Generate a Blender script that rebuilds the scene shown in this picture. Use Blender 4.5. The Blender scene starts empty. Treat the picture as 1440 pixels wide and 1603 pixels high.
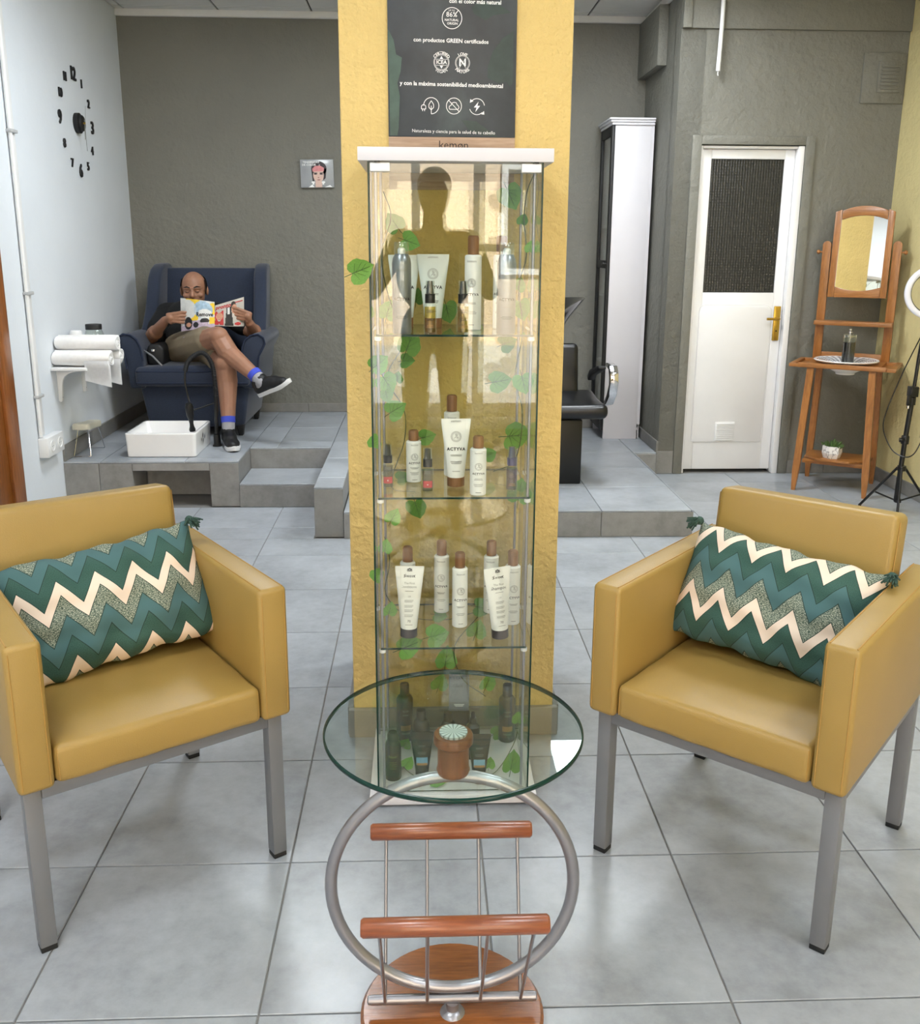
import bpy, bmesh, math, random
from mathutils import Vector, Matrix, Quaternion
import numpy as np
random.seed(7)
PI = math.pi
SC = bpy.context.scene
COL = SC.collection

# ------------------------------------------------------------------ camera
IW, IH, FPX, PPY, HC = 1440.0, 1603.0, 1469.3, 743.3, 1.42
def _cam_axes(vpx=657.6, vpy=384.0, roll=-.0044):
    cy = np.array([vpx-IW/2, -(vpy-PPY), FPX]); cy /= np.linalg.norm(cy)
    up = np.array([roll, 1, 0.]); up -= cy*up.dot(cy); up /= np.linalg.norm(up)
    cx = np.cross(cy, up)
    if cx[0] < 0: cx = -cx
    return np.stack([cx, cy, up])
CM = _cam_axes()
cam = bpy.data.cameras.new('camera'); camo = bpy.data.objects.new('camera', cam); COL.objects.link(camo)
r_, u_, f_ = (Vector(CM[:, k]) for k in range(3))
camo.matrix_world = Matrix(((r_.x, u_.x, -f_.x, 0), (r_.y, u_.y, -f_.y, 0), (r_.z, u_.z, -f_.z, HC), (0, 0, 0, 1)))
cam.sensor_fit = 'HORIZONTAL'; cam.sensor_width = 36; cam.lens = FPX/IW*36
cam.shift_y = -(IH/2-PPY)/IW; cam.clip_start = .02; cam.clip_end = 200
SC.camera = camo
def at(x, y, Y):            # photo pixel -> point of the room on the vertical plane at depth Y
    d = CM @ np.array([x-IW/2, -(y-PPY), FPX]); t = Y/d[1]; return Vector((d[0]*t, Y, HC+d[2]*t))
def atz(x, y, z):           # photo pixel -> point of the room at height z
    d = CM @ np.array([x-IW/2, -(y-PPY), FPX]); t = (z-HC)/d[2]; return Vector((d[0]*t, d[1]*t, z))
def mpp(p):                 # metres covered by one photo pixel at point p
    return float((CM.T @ (np.array(p)-np.array([0, 0, HC])))[2])/FPX

# ------------------------------------------------------------------ world, sun, exposure
SC.view_settings.view_transform = 'Standard'; SC.view_settings.look = 'None'
SC.view_settings.exposure = 0.5; SC.view_settings.gamma = 1.0; SC.view_settings.use_curve_mapping = False
SC.cycles.max_bounces = 10; SC.cycles.diffuse_bounces = 5; SC.cycles.glossy_bounces = 5
SC.cycles.transparent_max_bounces = 40; SC.cycles.transmission_bounces = 8
SC.cycles.caustics_reflective = False; SC.cycles.caustics_refractive = False
SC.cycles.sample_clamp_indirect = 6.0
SC.render.film_transparent = False
wd = bpy.data.worlds.new('sky'); SC.world = wd; wd.use_nodes = True
wn = wd.node_tree.nodes; wl = wd.node_tree.links; wn.clear()
wo = wn.new('ShaderNodeOutputWorld'); wb = wn.new('ShaderNodeBackground'); ws = wn.new('ShaderNodeTexSky')
ws.sky_type = 'HOSEK_WILKIE'; ws.sun_direction = Vector((.25, .55, .8)).normalized(); ws.turbidity = 3.0; ws.ground_albedo = .4
wl.new(ws.outputs[0], wb.inputs[0]); wl.new(wb.outputs[0], wo.inputs[0]); wb.inputs[1].default_value = 3.2
sun = bpy.data.lights.new('sun', 'SUN'); suno = bpy.data.objects.new('sun', sun); COL.objects.link(suno)
sun.energy = 36.0; sun.angle = .01; sun.color = (1, .985, .96)
suno.rotation_euler = Vector((.25, .55, .8)).to_track_quat('Z', 'Y').to_euler()
PANEL_W = 15.0              # watts of each ceiling light panel

# ------------------------------------------------------------------ materials
def lin(c):
    if isinstance(c, str): c = [int(c[i:i+2], 16) for i in (0, 2, 4)]
    return tuple(((v/255)/12.92 if v/255 <= .04045 else ((v/255+.055)/1.055)**2.4) for v in c)+(1.0,)
MATS = {}
class NT:
    def __init__(s, name):
        s.m = bpy.data.materials.new(name); s.m.use_nodes = True; s.n = s.m.node_tree.nodes; s.l = s.m.node_tree.links
        s.n.clear(); s.out = s.n.new('ShaderNodeOutputMaterial')
    def new(s, t, **k):
        n = s.n.new(t)
        for a, b in k.items(): setattr(n, a, b)
        return n
    def link(s, a, b): s.l.new(a, b)
    def math(s, op, a, b=None, c=None, clamp=False):
        n = s.n.new('ShaderNodeMath'); n.operation = op; n.use_clamp = clamp
        for i, v in enumerate((a, b, c)):
            if v is None: continue
            if isinstance(v, (int, float)): n.inputs[i].default_value = v
            else: s.l.new(v, n.inputs[i])
        return n.outputs[0]
    def mix(s, fac, a, b, kind='MIX'):
        n = s.n.new('ShaderNodeMix'); n.data_type = 'RGBA'; n.blend_type = kind
        for k, v in ((0, fac), (6, a), (7, b)):
            if isinstance(v, (int, float)): n.inputs[k].default_value = v
            elif isinstance(v, tuple): n.inputs[k].default_value = v
            else: s.l.new(v, n.inputs[k])
        return n.outputs[2]
    def coords(s, scale=(1, 1, 1), kind='Object'):
        t = s.n.new('ShaderNodeTexCoord'); mp = s.n.new('ShaderNodeMapping'); mp.inputs[3].default_value = scale
        s.l.new(t.outputs[kind], mp.inputs[0]); return mp.outputs[0]
    def noise(s, co, scale, detail=4, rough=.55):
        n = s.n.new('ShaderNodeTexNoise'); n.inputs['Scale'].default_value = scale; n.inputs['Detail'].default_value = detail
        n.inputs['Roughness'].default_value = rough; s.l.new(co, n.inputs['Vector']); return n.outputs[0]
    def ramp(s, fac, stops, interp='LINEAR'):
        n = s.n.new('ShaderNodeValToRGB'); n.color_ramp.interpolation = interp; e = n.color_ramp.elements
        while len(e) < len(stops): e.new(.5)
        for i, (p, c) in enumerate(stops): e[i].position = p; e[i].color = c
        s.l.new(fac, n.inputs[0]); return n.outputs[0]
    def bsdf(s, **k):
        b = s.n.new('ShaderNodeBsdfPrincipled')
        for a, v in k.items():
            i = b.inputs[a.replace('_', ' ')]
            if isinstance(v, (int, float, tuple)): i.default_value = v
            else: s.l.new(v, i)
        s.l.new(b.outputs[0], s.out.inputs[0]); return b
    def bump(s, b, h, dist, strength=1):
        n = s.n.new('ShaderNodeBump'); n.inputs['Distance'].default_value = dist; n.inputs['Strength'].default_value = strength
        s.l.new(h, n.inputs['Height']); s.l.new(n.outputs[0], b.inputs['Normal'])
def scale_c(c, k): return (min(c[0]*k, 1), min(c[1]*k, 1), min(c[2]*k, 1), 1)
def mat(name, col, rough=.5, metal=0., var=.06, vs=12., bump=0., bs=150., spec=.5, coat=0., rnd=0., stretch=(1, 1, 1), sheen=0., sss=0.):
    if name in MATS: return MATS[name]
    t = NT(name); c = lin(col); co = t.coords(stretch)
    n = t.noise(co, vs)
    cc = t.ramp(n, [(.3, scale_c(c, 1-var)), (.7, scale_c(c, 1+var))])
    if rnd:
        oi = t.new('ShaderNodeObjectInfo'); k = t.math('MULTIPLY_ADD', oi.outputs['Random'], 2*rnd, 1-rnd)
        cb = t.new('ShaderNodeCombineColor')
        for i in range(3): t.link(k, cb.inputs[i])
        cc = t.mix(1.0, cc, cb.outputs[0], 'MULTIPLY')
    b = t.bsdf(Base_Color=cc, Roughness=rough, Metallic=metal)
    b.inputs['Specular IOR Level'].default_value = spec
    if coat: b.inputs['Coat Weight'].default_value = coat; b.inputs['Coat Roughness'].default_value = .15
    if sheen: b.inputs['Sheen Weight'].default_value = sheen
    if sss: b.inputs['Subsurface Weight'].default_value = sss; b.inputs['Subsurface Radius'].default_value = (.012, .004, .002)
    if bump: t.bump(b, t.noise(co, bs, 3), bump)
    MATS[name] = t.m; return t.m
def stucco(name, col, depth=.004, s1=55., rough=.75, var=.05):
    t = NT(name); c = lin(col); co = t.coords()
    n = t.noise(co, 3.0, 4); cc = t.ramp(n, [(.3, scale_c(c, 1-var)), (.7, scale_c(c, 1+var))])
    b = t.bsdf(Base_Color=cc, Roughness=rough); b.inputs['Specular IOR Level'].default_value = .3
    h = t.math('ADD', t.noise(co, s1, 5, .6), t.math('MULTIPLY', t.noise(co, s1*.28, 2), 1.3))
    t.bump(b, h, depth); MATS[name] = t.m; return t.m
def wood(name, c1, c2, axis=0, rough=.4, sc=9., coat=.3):
    t = NT(name); s = [18, 18, 18]; s[axis] = 1.6; co = t.coords(tuple(s))
    n = t.noise(co, sc*.35, 6, .6); n2 = t.noise(co, sc*1.4, 3, .5)
    k = t.math('MULTIPLY_ADD', n2, .35, t.math('MULTIPLY', n, .65))
    cc = t.ramp(k, [(.34, lin(c1)), (.62, lin(c2))])
    oi = t.new('ShaderNodeObjectInfo'); v = t.math('MULTIPLY_ADD', oi.outputs['Random'], .12, .94)
    cb = t.new('ShaderNodeCombineColor'); [t.link(v, cb.inputs[i]) for i in range(3)]
    cc = t.mix(1.0, cc, cb.outputs[0], 'MULTIPLY')
    b = t.bsdf(Base_Color=cc, Roughness=rough); b.inputs['Coat Weight'].default_value = coat; b.inputs['Coat Roughness'].default_value = .2
    t.bump(b, n2, .0004); MATS[name] = t.m; return t.m
def glass(name, tint=(1, 1, 1), base=.04, rough=0.0):
    t = NT(name); g = t.new('ShaderNodeNewGeometry'); d = t.new('ShaderNodeVectorMath', operation='DOT_PRODUCT')
    t.link(g.outputs['Incoming'], d.inputs[0]); t.link(g.outputs['Normal'], d.inputs[1])
    c = t.math('ABSOLUTE', d.outputs['Value']); k = t.math('POWER', t.math('SUBTRACT', 1.0, c, clamp=True), 5.0)
    f = t.math('MULTIPLY_ADD', k, 1-base, base, clamp=True)
    tr = t.new('ShaderNodeBsdfTransparent'); tr.inputs[0].default_value = tint+(1,)
    gl = t.new('ShaderNodeBsdfGlossy'); gl.inputs['Roughness'].default_value = rough; gl.inputs[0].default_value = (1, 1, 1, 1)
    mx = t.new('ShaderNodeMixShader'); t.link(f, mx.inputs[0]); t.link(tr.outputs[0], mx.inputs[1]); t.link(gl.outputs[0], mx.inputs[2])
    t.link(mx.outputs[0], t.out.inputs[0]); MATS[name] = t.m; return t.m
def emit(name, col, st):
    t = NT(name); e = t.new('ShaderNodeEmission'); e.inputs[0].default_value = lin(col); e.inputs[1].default_value = st
    t.link(e.outputs[0], t.out.inputs[0]); MATS[name] = t.m; return t.m
def tilemat(name, c, rough=.32, rnd=.05):
    t = NT(name); oi = t.new('ShaderNodeObjectInfo'); tc = t.new('ShaderNodeTexCoord'); ad = t.new('ShaderNodeVectorMath', operation='MULTIPLY_ADD')
    sc = t.new('ShaderNodeCombineXYZ'); r = oi.outputs['Random']
    t.link(t.math('MULTIPLY', r, 37.), sc.inputs[0]); t.link(t.math('MULTIPLY', r, 91.), sc.inputs[1])
    t.link(tc.outputs['Object'], ad.inputs[0]); ad.inputs[1].default_value = (1, 1, 1); t.link(sc.outputs[0], ad.inputs[2])
    co = ad.outputs[0]; n1 = t.noise(co, 3.2, 6, .62); n2 = t.noise(co, 22., 5, .7)
    k = t.math('MULTIPLY_ADD', n2, .35, t.math('MULTIPLY', n1, .65)); c = lin(c)
    cc = t.ramp(k, [(.36, scale_c(c, .76)), (.5, c), (.66, scale_c(c, 1.22))])
    v = t.math('MULTIPLY_ADD', r, 2*rnd, 1-rnd); cb = t.new('ShaderNodeCombineColor'); [t.link(v, cb.inputs[i]) for i in range(3)]
    cc = t.mix(1.0, cc, cb.outputs[0], 'MULTIPLY')
    b = t.bsdf(Base_Color=cc, Roughness=t.math('MULTIPLY_ADD', n2, .16, rough-.08)); t.bump(b, n2, .0004)
    MATS[name] = t.m; return t.m

FLOOR_T = tilemat('floor_tile', (155, 160, 166)); RISER_T = tilemat('riser_tile', (140, 139, 137), .5); SKIRT_T = tilemat('skirting_tile', (124, 122, 118), .5)
GROUT = mat('grout', (128, 126, 124), .9, bump=.0005); GROUT_W = mat('grout_pale', (176, 176, 174), .9)
WALL_W = stucco('paint_white', (216, 222, 229), .0012, 40, .6, .02); WALL_G = stucco('paint_grey', (120, 119, 111), .008, 30, .62, .04)
WALL_Y = stucco('paint_yellow', (224, 196, 128), .009, 60, .7, .05); WALL_Y2 = stucco('paint_pale_yellow', (208, 194, 142), .006, 40, .7, .04)
CEIL = mat('ceiling_paint', (214, 214, 212), .8, var=.02); WHITE_G = mat('white_gloss_paint', (232, 232, 233), .35, var=.02, vs=5, bump=.0003, bs=40)
PLASTIC_W = mat('white_plastic', (226, 227, 228), .4, var=.01); LAM_W = mat('white_laminate', (208, 206, 210), .4, var=.01)
LEATHER = mat('mustard_leatherette', (156, 128, 68), .42, var=.05, vs=5, bump=.0004, bs=420, spec=.45); SEAM = mat('seam_thread', (170, 132, 66), .6)
STEEL = mat('grey_powder_steel', (116, 118, 123), .42, .15, var=.03, bump=.00005); RUBBER = mat('black_rubber', (18, 18, 18), .6)
ALU = mat('satin_metal', (156, 155, 160), .34, .8, var=.03); CHROME = mat('chrome', (215, 215, 218), .08, 1., var=.01); BRASS = mat('brass', (196, 160, 70), .28, .9, var=.04)
W_CHERRY = wood('cherry_wood', (118, 62, 34), (154, 88, 50), 0, .3); W_CHERRY_D = wood('cherry_disc', (112, 64, 32), (146, 88, 46), 0, .25)
W_CAP = wood('cap_wood', (108, 72, 40), (142, 100, 62), 2, .5, 5., 0); W_PINE = wood('pine_wood', (128, 80, 34), (164, 107, 52), 2, .4); W_PINE_X = wood('pine_wood_along', (128, 80, 34), (164, 107, 52), 0, .4)
W_DOOR = wood('door_wood', (112, 62, 18), (148, 88, 34), 2, .35); W_STRIP = wood('pale_wood_strip', (160, 130, 106), (190, 163, 138), 0, .6, 7., 0)
GLASS = glass('clear_glass', (.972, .985, .965)); GLASS_EDGE = mat('green_glass_edge', (10, 46, 38), .2, var=.1, spec=.3); GLASS_T = glass('table_glass', (.93, .975, .95), .035)
SHOPGLASS = glass('shop_glass', (.97, .98, .97)); MIRROR = mat('mirror_silver', (236, 238, 236), .015, 1., var=0)
BLACK = mat('black_plastic', (10, 10, 11), .35, var=.1); BLACKM = mat('black_matt', (15, 15, 17), .55, var=.1); BLACK_L = mat('black_leather', (9, 10, 13), .3, var=.1, bump=.0004, bs=90)
NAVY = mat('navy_fabric', (32, 42, 62), .85, var=.22, vs=160, bump=.0006, bs=700, sheen=.2); NAVY_P = mat('navy_piping', (27, 38, 62), .85)
CERAM = mat('white_ceramic', (238, 238, 238), .1, var=.01, coat=.5); TOWEL = mat('white_terry', (236, 236, 236), .95, var=.03, vs=60, bump=.002, bs=500)
SKIN = mat('skin', (150, 108, 85), .5, var=.1, vs=22, bump=.0004, bs=300, sss=.08); HAIR = mat('dark_hair', (24, 20, 18), .6, var=.2, vs=120, bump=.001, bs=500)
SHIRT = mat('black_cotton', (12, 12, 14), .9, bump=.001, bs=60); SHORTS = mat('khaki_cotton', (124, 112, 92), .9, var=.06, bump=.002, bs=35)
SOCK = mat('grey_sock', (152, 152, 158), .9, bump=.0005, bs=500); SOCK_B = mat('blue_sock_band', (62, 78, 190), .9)
PAPER = mat('paper', (226, 222, 214), .55, var=.02); INK = mat('ink_black', (30, 30, 32), .6, var=0); INKG = mat('ink_grey', (128, 130, 126), .6, var=0); PRINTW = mat('print_white', (238, 240, 240), .5, var=0)
LEAF = mat('ivy_leaf', (98, 146, 58), .5, var=.18, vs=30, rnd=.25, bump=.0003, bs=80); STEM = mat('ivy_stem', (72, 78, 40), .6, var=.2)

# ------------------------------------------------------------------ mesh helpers
def new_obj(name, me, m=None, parent=None, loc=None, rot=None):
    o = bpy.data.objects.new(name, me); COL.objects.link(o)
    if m is not None and me is not None and not me.materials: me.materials.append(m)
    if parent is not None: o.parent = parent
    if loc is not None: o.location = loc
    if rot is not None: o.rotation_euler = rot
    return o
def tag(o, label=None, cat=None, group=None, kind=None):
    if label: o['label'] = label
    if cat: o['category'] = cat
    if group: o['group'] = group
    if kind: o['kind'] = kind
    return o
def thing(name, label, cat, loc=(0, 0, 0), rz=0., group=None, kind=None):
    o = new_obj(name, None, None, None, loc, (0, 0, rz)); o.empty_display_size = .05; return tag(o, label, cat, group, kind)
def bm_mesh(bm, name='m', smooth=False, ang=None):
    bmesh.ops.recalc_face_normals(bm, faces=bm.faces)
    me = bpy.data.meshes.new(name); bm.to_mesh(me); bm.free()
    if smooth:
        for p in me.polygons: p.use_smooth = True
        if ang is not None: me.set_sharp_from_angle(angle=math.radians(ang))
    return me
def add_box(bm, lo, hi, bev=0., seg=2, mtx=None):
    lo, hi = Vector(lo), Vector(hi); c = (lo+hi)/2; s = hi-lo
    r = bmesh.ops.create_cube(bm, size=1., matrix=Matrix.Translation(c) @ Matrix.Diagonal((abs(s.x), abs(s.y), abs(s.z), 1)))
    vs = r['verts']
    if bev > 0:
        es = list({e for v in vs for e in v.link_edges}); bmesh.ops.bevel(bm, geom=es, offset=bev, segments=seg, affect='EDGES', profile=.5)
        vs = [v for v in bm.verts if v.is_valid] if mtx is not None else vs
    if mtx is not None: bmesh.ops.transform(bm, matrix=mtx, verts=[v for v in vs if v.is_valid])
def box(name, lo, hi, m, parent=None, bev=0., seg=2, mtx=None, smooth=None):
    bm = bmesh.new(); add_box(bm, lo, hi, bev, seg, mtx)
    return new_obj(name, bm_mesh(bm, name, bev > 0 if smooth is None else smooth, 40), m, parent)
def boxes(name, lst, m, parent=None, bev=0.):
    bm = bmesh.new()
    for lo, hi in lst: add_box(bm, lo, hi, bev, 1)
    return new_obj(name, bm_mesh(bm, name, bev > 0, 40), m, parent)
def lathe_me(prof, seg=24, name='lathe', ang=40):
    bm = bmesh.new(); rings = []
    for r, z in prof:
        if r < 1e-6: rings.append([bm.verts.new((0, 0, z))])
        else: rings.append([bm.verts.new((r*math.cos(2*PI*i/seg), r*math.sin(2*PI*i/seg), z)) for i in range(seg)])
    for a, b in zip(rings[:-1], rings[1:]):
        for i in range(seg):
            j = (i+1) % seg
            if len(a) == 1 and len(b) == 1: continue
            if len(a) == 1: bm.faces.new((a[0], b[i], b[j]))
            elif len(b) == 1: bm.faces.new((a[i], a[j], b[0]))
            else: bm.faces.new((a[i], a[j], b[j], b[i]))
    for rg in (rings[0], rings[-1]):
        if len(rg) > 1: bm.faces.new(rg)
    return bm_mesh(bm, name, True, ang)
def lathe(name, prof, m, parent=None, loc=None, seg=24, rot=None): return new_obj(name, lathe_me(prof, seg, name), m, parent, loc, rot)
def add_tube(bm, pts, rad, seg=8, closed=False, caps=True):
    pts = [Vector(p) for p in pts]; n = len(pts); rads = rad if isinstance(rad, (list, tuple)) else [rad]*n
    tans = []
    for i in range(n):
        a = pts[(i-1) % n] if (closed or i > 0) else pts[i]; b = pts[(i+1) % n] if (closed or i < n-1) else pts[i]
        tans.append((b-a).normalized())
    t0 = tans[0]; nr = t0.orthogonal().normalized(); rings = []
    for i in range(n):
        if i > 0: nr = (tans[i-1].rotation_difference(tans[i]) @ nr).normalized()
        bi = tans[i].cross(nr)
        rings.append([bm.verts.new(pts[i]+rads[i]*(math.cos(2*PI*k/seg)*nr+math.sin(2*PI*k/seg)*bi)) for k in range(seg)])
    rng = range(n) if closed else range(n-1)
    for i in rng:
        a, b = rings[i], rings[(i+1) % n]
        off = 0
        if closed and i == n-1:
            off = min(range(seg), key=lambda o: (a[0].co-b[o].co).length)
        for k in range(seg): bm.faces.new((a[k], a[(k+1) % seg], b[(k+1+off) % seg], b[(k+off) % seg]))
    if not closed and caps: bm.faces.new(rings[0]); bm.faces.new(rings[-1])
def tube(name, pts, rad, m, parent=None, seg=8, closed=False):
    bm = bmesh.new(); add_tube(bm, pts, rad, seg, closed); return new_obj(name, bm_mesh(bm, name, True, 50), m, parent)
def tubes(name, lst, m, parent=None, seg=6):
    for pts, rad in lst: tube(name, pts, rad, m, parent, seg)
def prism_me(poly, a, b, plane='xz', bev=0., seg=2, name='prism', smooth=True):
    """poly in 2D extruded between a and b along the remaining axis"""
    f = {'xz': lambda p, t: (p[0], t, p[1]), 'yz': lambda p, t: (t, p[0], p[1]), 'xy': lambda p, t: (p[0], p[1], t)}[plane]
    bm = bmesh.new(); A = [bm.verts.new(f(p, a)) for p in poly]; B = [bm.verts.new(f(p, b)) for p in poly]; n = len(poly)
    bm.faces.new(A); bm.faces.new(B[::-1])
    for i in range(n): bm.faces.new((A[i], B[i], B[(i+1) % n], A[(i+1) % n]))
    bmesh.ops.recalc_face_normals(bm, faces=bm.faces)
    if bev:
        es = [e for e in bm.edges if len(e.link_faces) == 2 and e.calc_face_angle() > .6]
        bmesh.ops.bevel(bm, geom=es, offset=bev, segments=seg, affect='EDGES', profile=.5)
    return bm_mesh(bm, name, smooth, 40)
def prism(name, poly, a, b, plane, m, parent=None, bev=0., seg=2, loc=None, rot=None): return new_obj(name, prism_me(poly, a, b, plane, bev, seg, name), m, parent, loc, rot)
def arc(cx, cy, r, a0, a1, n, ry=None): return [(cx+r*math.cos(a0+(a1-a0)*i/n), cy+(ry or r)*math.sin(a0+(a1-a0)*i/n)) for i in range(n+1)]
def bez(p0, p1, p2, p3, n=12):
    p0, p1, p2, p3 = map(Vector, (p0, p1, p2, p3)); o = []
    for i in range(n+1):
        t = i/n; o.append((1-t)**3*p0+3*(1-t)**2*t*p1+3*(1-t)*t*t*p2+t**3*p3)
    return o
def spline(pts, n=6):
    P_ = [Vector(p) for p in pts]; P_ = [2*P_[0]-P_[1]]+P_+[2*P_[-1]-P_[-2]]; o = []
    for i in range(1, len(P_)-2):
        a, b, c, d = P_[i-1:i+3]
        for k in range(n):
            t = k/n; o.append(.5*((2*b)+(c-a)*t+(2*a-5*b+4*c-d)*t*t+(3*b-a-3*c+d)*t**3))
    o.append(P_[-2]); return o
_TX = {}
def text_me(s, size, bend=0., bold=0., align='CENTER', shear=0., space=1., arcr=0.):
    """flat lettering in the local xz plane facing -y, 0.4 mm deep; bend wraps it round a vertical cylinder, arcr sets it on a circle"""
    k = (s, size, bend, bold, align, shear, space, arcr)
    if k in _TX: return _TX[k]
    cu = bpy.data.curves.new('lettering', 'FONT'); cu.body = s; cu.size = size; cu.align_x = align; cu.align_y = 'CENTER'; cu.offset = bold*size; cu.shear = shear
    cu.space_character = space; cu.resolution_u = 2
    o = bpy.data.objects.new('lettering', cu); COL.objects.link(o)
    dg = bpy.context.evaluated_depsgraph_get(); dg.update(); me = bpy.data.meshes.new_from_object(o.evaluated_get(dg)); bpy.data.objects.remove(o)
    for v in me.vertices:
        x, y = v.co.x, v.co.y; d = -.0004
        if arcr:
            a = x/abs(arcr)
            if arcr > 0: x, y = (arcr+y)*math.sin(a), (arcr+y)*math.cos(a)
            else: x, y = (-arcr-y)*math.sin(a), -(-arcr-y)*math.cos(a)
        if bend: v.co = ((bend-d)*math.sin(x/bend), -(bend-d)*math.cos(x/bend), y)
        else: v.co = (x, d, y)
    me.materials.clear(); _TX[k] = me; return me
def text(name, s, size, m, parent, loc, rot=None, **k):
    me = text_me(s, size, **k)
    if me.materials and me.materials[0] is not m:
        me = me.copy(); me.materials.clear()
    return new_obj(name, me, m, parent, loc, rot)
def copy_tree(o, parent=None):
    c = o.copy(); COL.objects.link(c); c.parent = parent
    for ch in [x for x in bpy.data.objects if x.parent is o]: copy_tree(ch, c)
    return c
_TL = {}
def slab(name, lo, hi, m, parent, bev=.0012):
    """a tile: shared mesh for equal sizes"""
    s = tuple(round(hi[i]-lo[i], 4) for i in range(3)); k = (s, m.name)
    if min(s) < .004: return None
    if k not in _TL:
        bm = bmesh.new(); add_box(bm, [-x/2 for x in s], [x/2 for x in s], bev, 1); me = bm_mesh(bm, 'tile'); me.materials.append(m); _TL[k] = me
    return new_obj(name, _TL[k], None, parent, [(lo[i]+hi[i])/2 for i in range(3)])
def tile_plane(parent, axes, rng, at_, thick, xs, ys, m, gap=.004, name='tile'):
    """tiles over a rectangle. axes: (u,v,w) axis indices; rng (u0,u1,v0,v1); slab from at_ to at_+thick along w; xs, ys joint lines"""
    u, v, w = axes; u0, u1, v0, v1 = rng
    us = [u0]+[x for x in sorted(xs) if u0+.01 < x < u1-.01]+[u1]; vs = [v0]+[y for y in sorted(ys) if v0+.01 < y < v1-.01]+[v1]
    for a, b in zip(us[:-1], us[1:]):
        for c, d in zip(vs[:-1], vs[1:]):
            lo, hi = [0]*3, [0]*3; lo[u], hi[u] = a+gap/2, b-gap/2; lo[v], hi[v] = c+gap/2, d-gap/2; lo[w], hi[w] = sorted((at_, at_+thick))
            slab(name, lo, hi, m, parent)

# ------------------------------------------------------------------ the room
XL, XR, YB, YD, XS, ZC, YF = -1.955, 2.865, 6.67, 5.82, 1.515, 2.90, -2.3
TS = .4544; GX = [-.767+TS*k for k in range(-4, 10)]; GY = [1.4998+TS*k for k in range(-10, 14)]
PZ1, PZ2, PZ3 = .258, .134, .138       # platform, step, low platform
fl = box('floor', (XL-.2, YF-.1, -.12), (XR+.2, YB+.2, -.004), GROUT); tag(fl, 'grey porcelain tiled salon floor with thin grey joints', 'floor', kind='structure')
def ftile(u0, u1, v0, v1): tile_plane(fl, (0, 1, 2), (u0, u1, v0, v1), -.008, .008, GX, GY, FLOOR_T)
ftile(XL, XR, YF, 4.486); ftile(XL, -.534, 4.486, 5.07); ftile(1.366, XR, 4.486, YD)
def structure(name, lo, hi, m, label, cat='wall'): return tag(box(name, lo, hi, m), label, cat, kind='structure')
structure('wall_left', (XL-.15, YF, 0), (XL, YB+.15, ZC), WALL_W, 'smooth white wall on the left carrying the clock and towel shelf')
structure('wall_back', (XL-.15, YB, 0), (XS+.15, YB+.15, ZC), WALL_G, 'dark grey textured back wall behind the navy wing chair')
wside = structure('wall_side', (XS, YD, 0), (XS+.15, YB+.0, ZC), WALL_G, 'short grey wall return beside the tall white cabinet')
wdoor = structure('wall_door', (XS, YD, 0), (1.672, YD+.15, ZC), WALL_G, 'grey textured wall around the white half-glazed door')
for lo, hi in (((2.30, YD, 0), (XR+.15, YD+.15, ZC)), ((1.672, YD, 2.012), (2.30, YD+.15, ZC))):
    box('wall_section', lo, hi, WALL_G, wdoor)
box('recess_back', (1.60, YD+.14, 0), (2.36, YD+.16, 2.05), WALL_G, wdoor)
structure('wall_right', (XR, YF, 0), (XR+.15, YD+.15, ZC), WALL_Y2, 'pale yellow textured wall at far right behind the wooden washstand')
wf = structure('wall_front', (XL-.15, YF-.15, 0), (-1.55, YF, ZC), WALL_Y2, 'shop front wall with wide window behind the viewer')
box('wall_section', (2.5, YF-.15, 0), (XR+.15, YF, ZC), WALL_Y2, wf); box('wall_section', (-1.55, YF-.15, 2.62), (2.5, YF, ZC), WALL_Y2, wf); box('wall_section', (-1.55, YF-.15, 0), (2.5, YF, .12), WALL_Y2, wf)
ce = structure('ceiling', (XL-.2, YF-.2, ZC), (XR+.2, YB+.2, ZC+.12), mat('ceiling_void', (60, 60, 60), .9), 'white suspended tile ceiling', 'ceiling')
tile_plane(ce, (0, 1, 2), (XL, XR, YF, YB), ZC-.014, .012, [XL+.06+.6*k for k in range(9)], [YB-.12-.6*k for k in range(16)], CEIL, .012, 'ceiling_tile')
tr = box('trim_1', (XL, YB-.03, ZC-.055), (XS, YB, ZC-.012), CEIL, bev=.006); tag(tr, 'white cornice strip along the top of the back wall', 'cornice', kind='structure')
tr = box('trim_2', (XS-.03, YD, ZC-.055), (XS, YB-.03, ZC-.012), CEIL, bev=.006); tag(tr, 'white cornice strip above the short wall return', 'cornice', kind='structure')
# pillar
pil = box('pillar', (-.202, 2.548, 0), (.389, 3.05, ZC-.014), WALL_Y, bev=.006); tag(pil, 'square mustard yellow stucco pillar behind the glass display cabinet', 'pillar', kind='structure')
for lo, hi in (((-.216, 2.53, .0), (.088, 2.547, .09)), ((.091, 2.53, 0), (.403, 2.547, .09)), ((-.22, 2.548, 0), (-.203, 3.05, .09)), ((.39, 2.548, 0), (.407, 3.05, .09)), ((-.216, 3.051, 0), (.403, 3.068, .09))):
    slab('skirting_tile', lo, hi, SKIRT_T, pil, .002)
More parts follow.
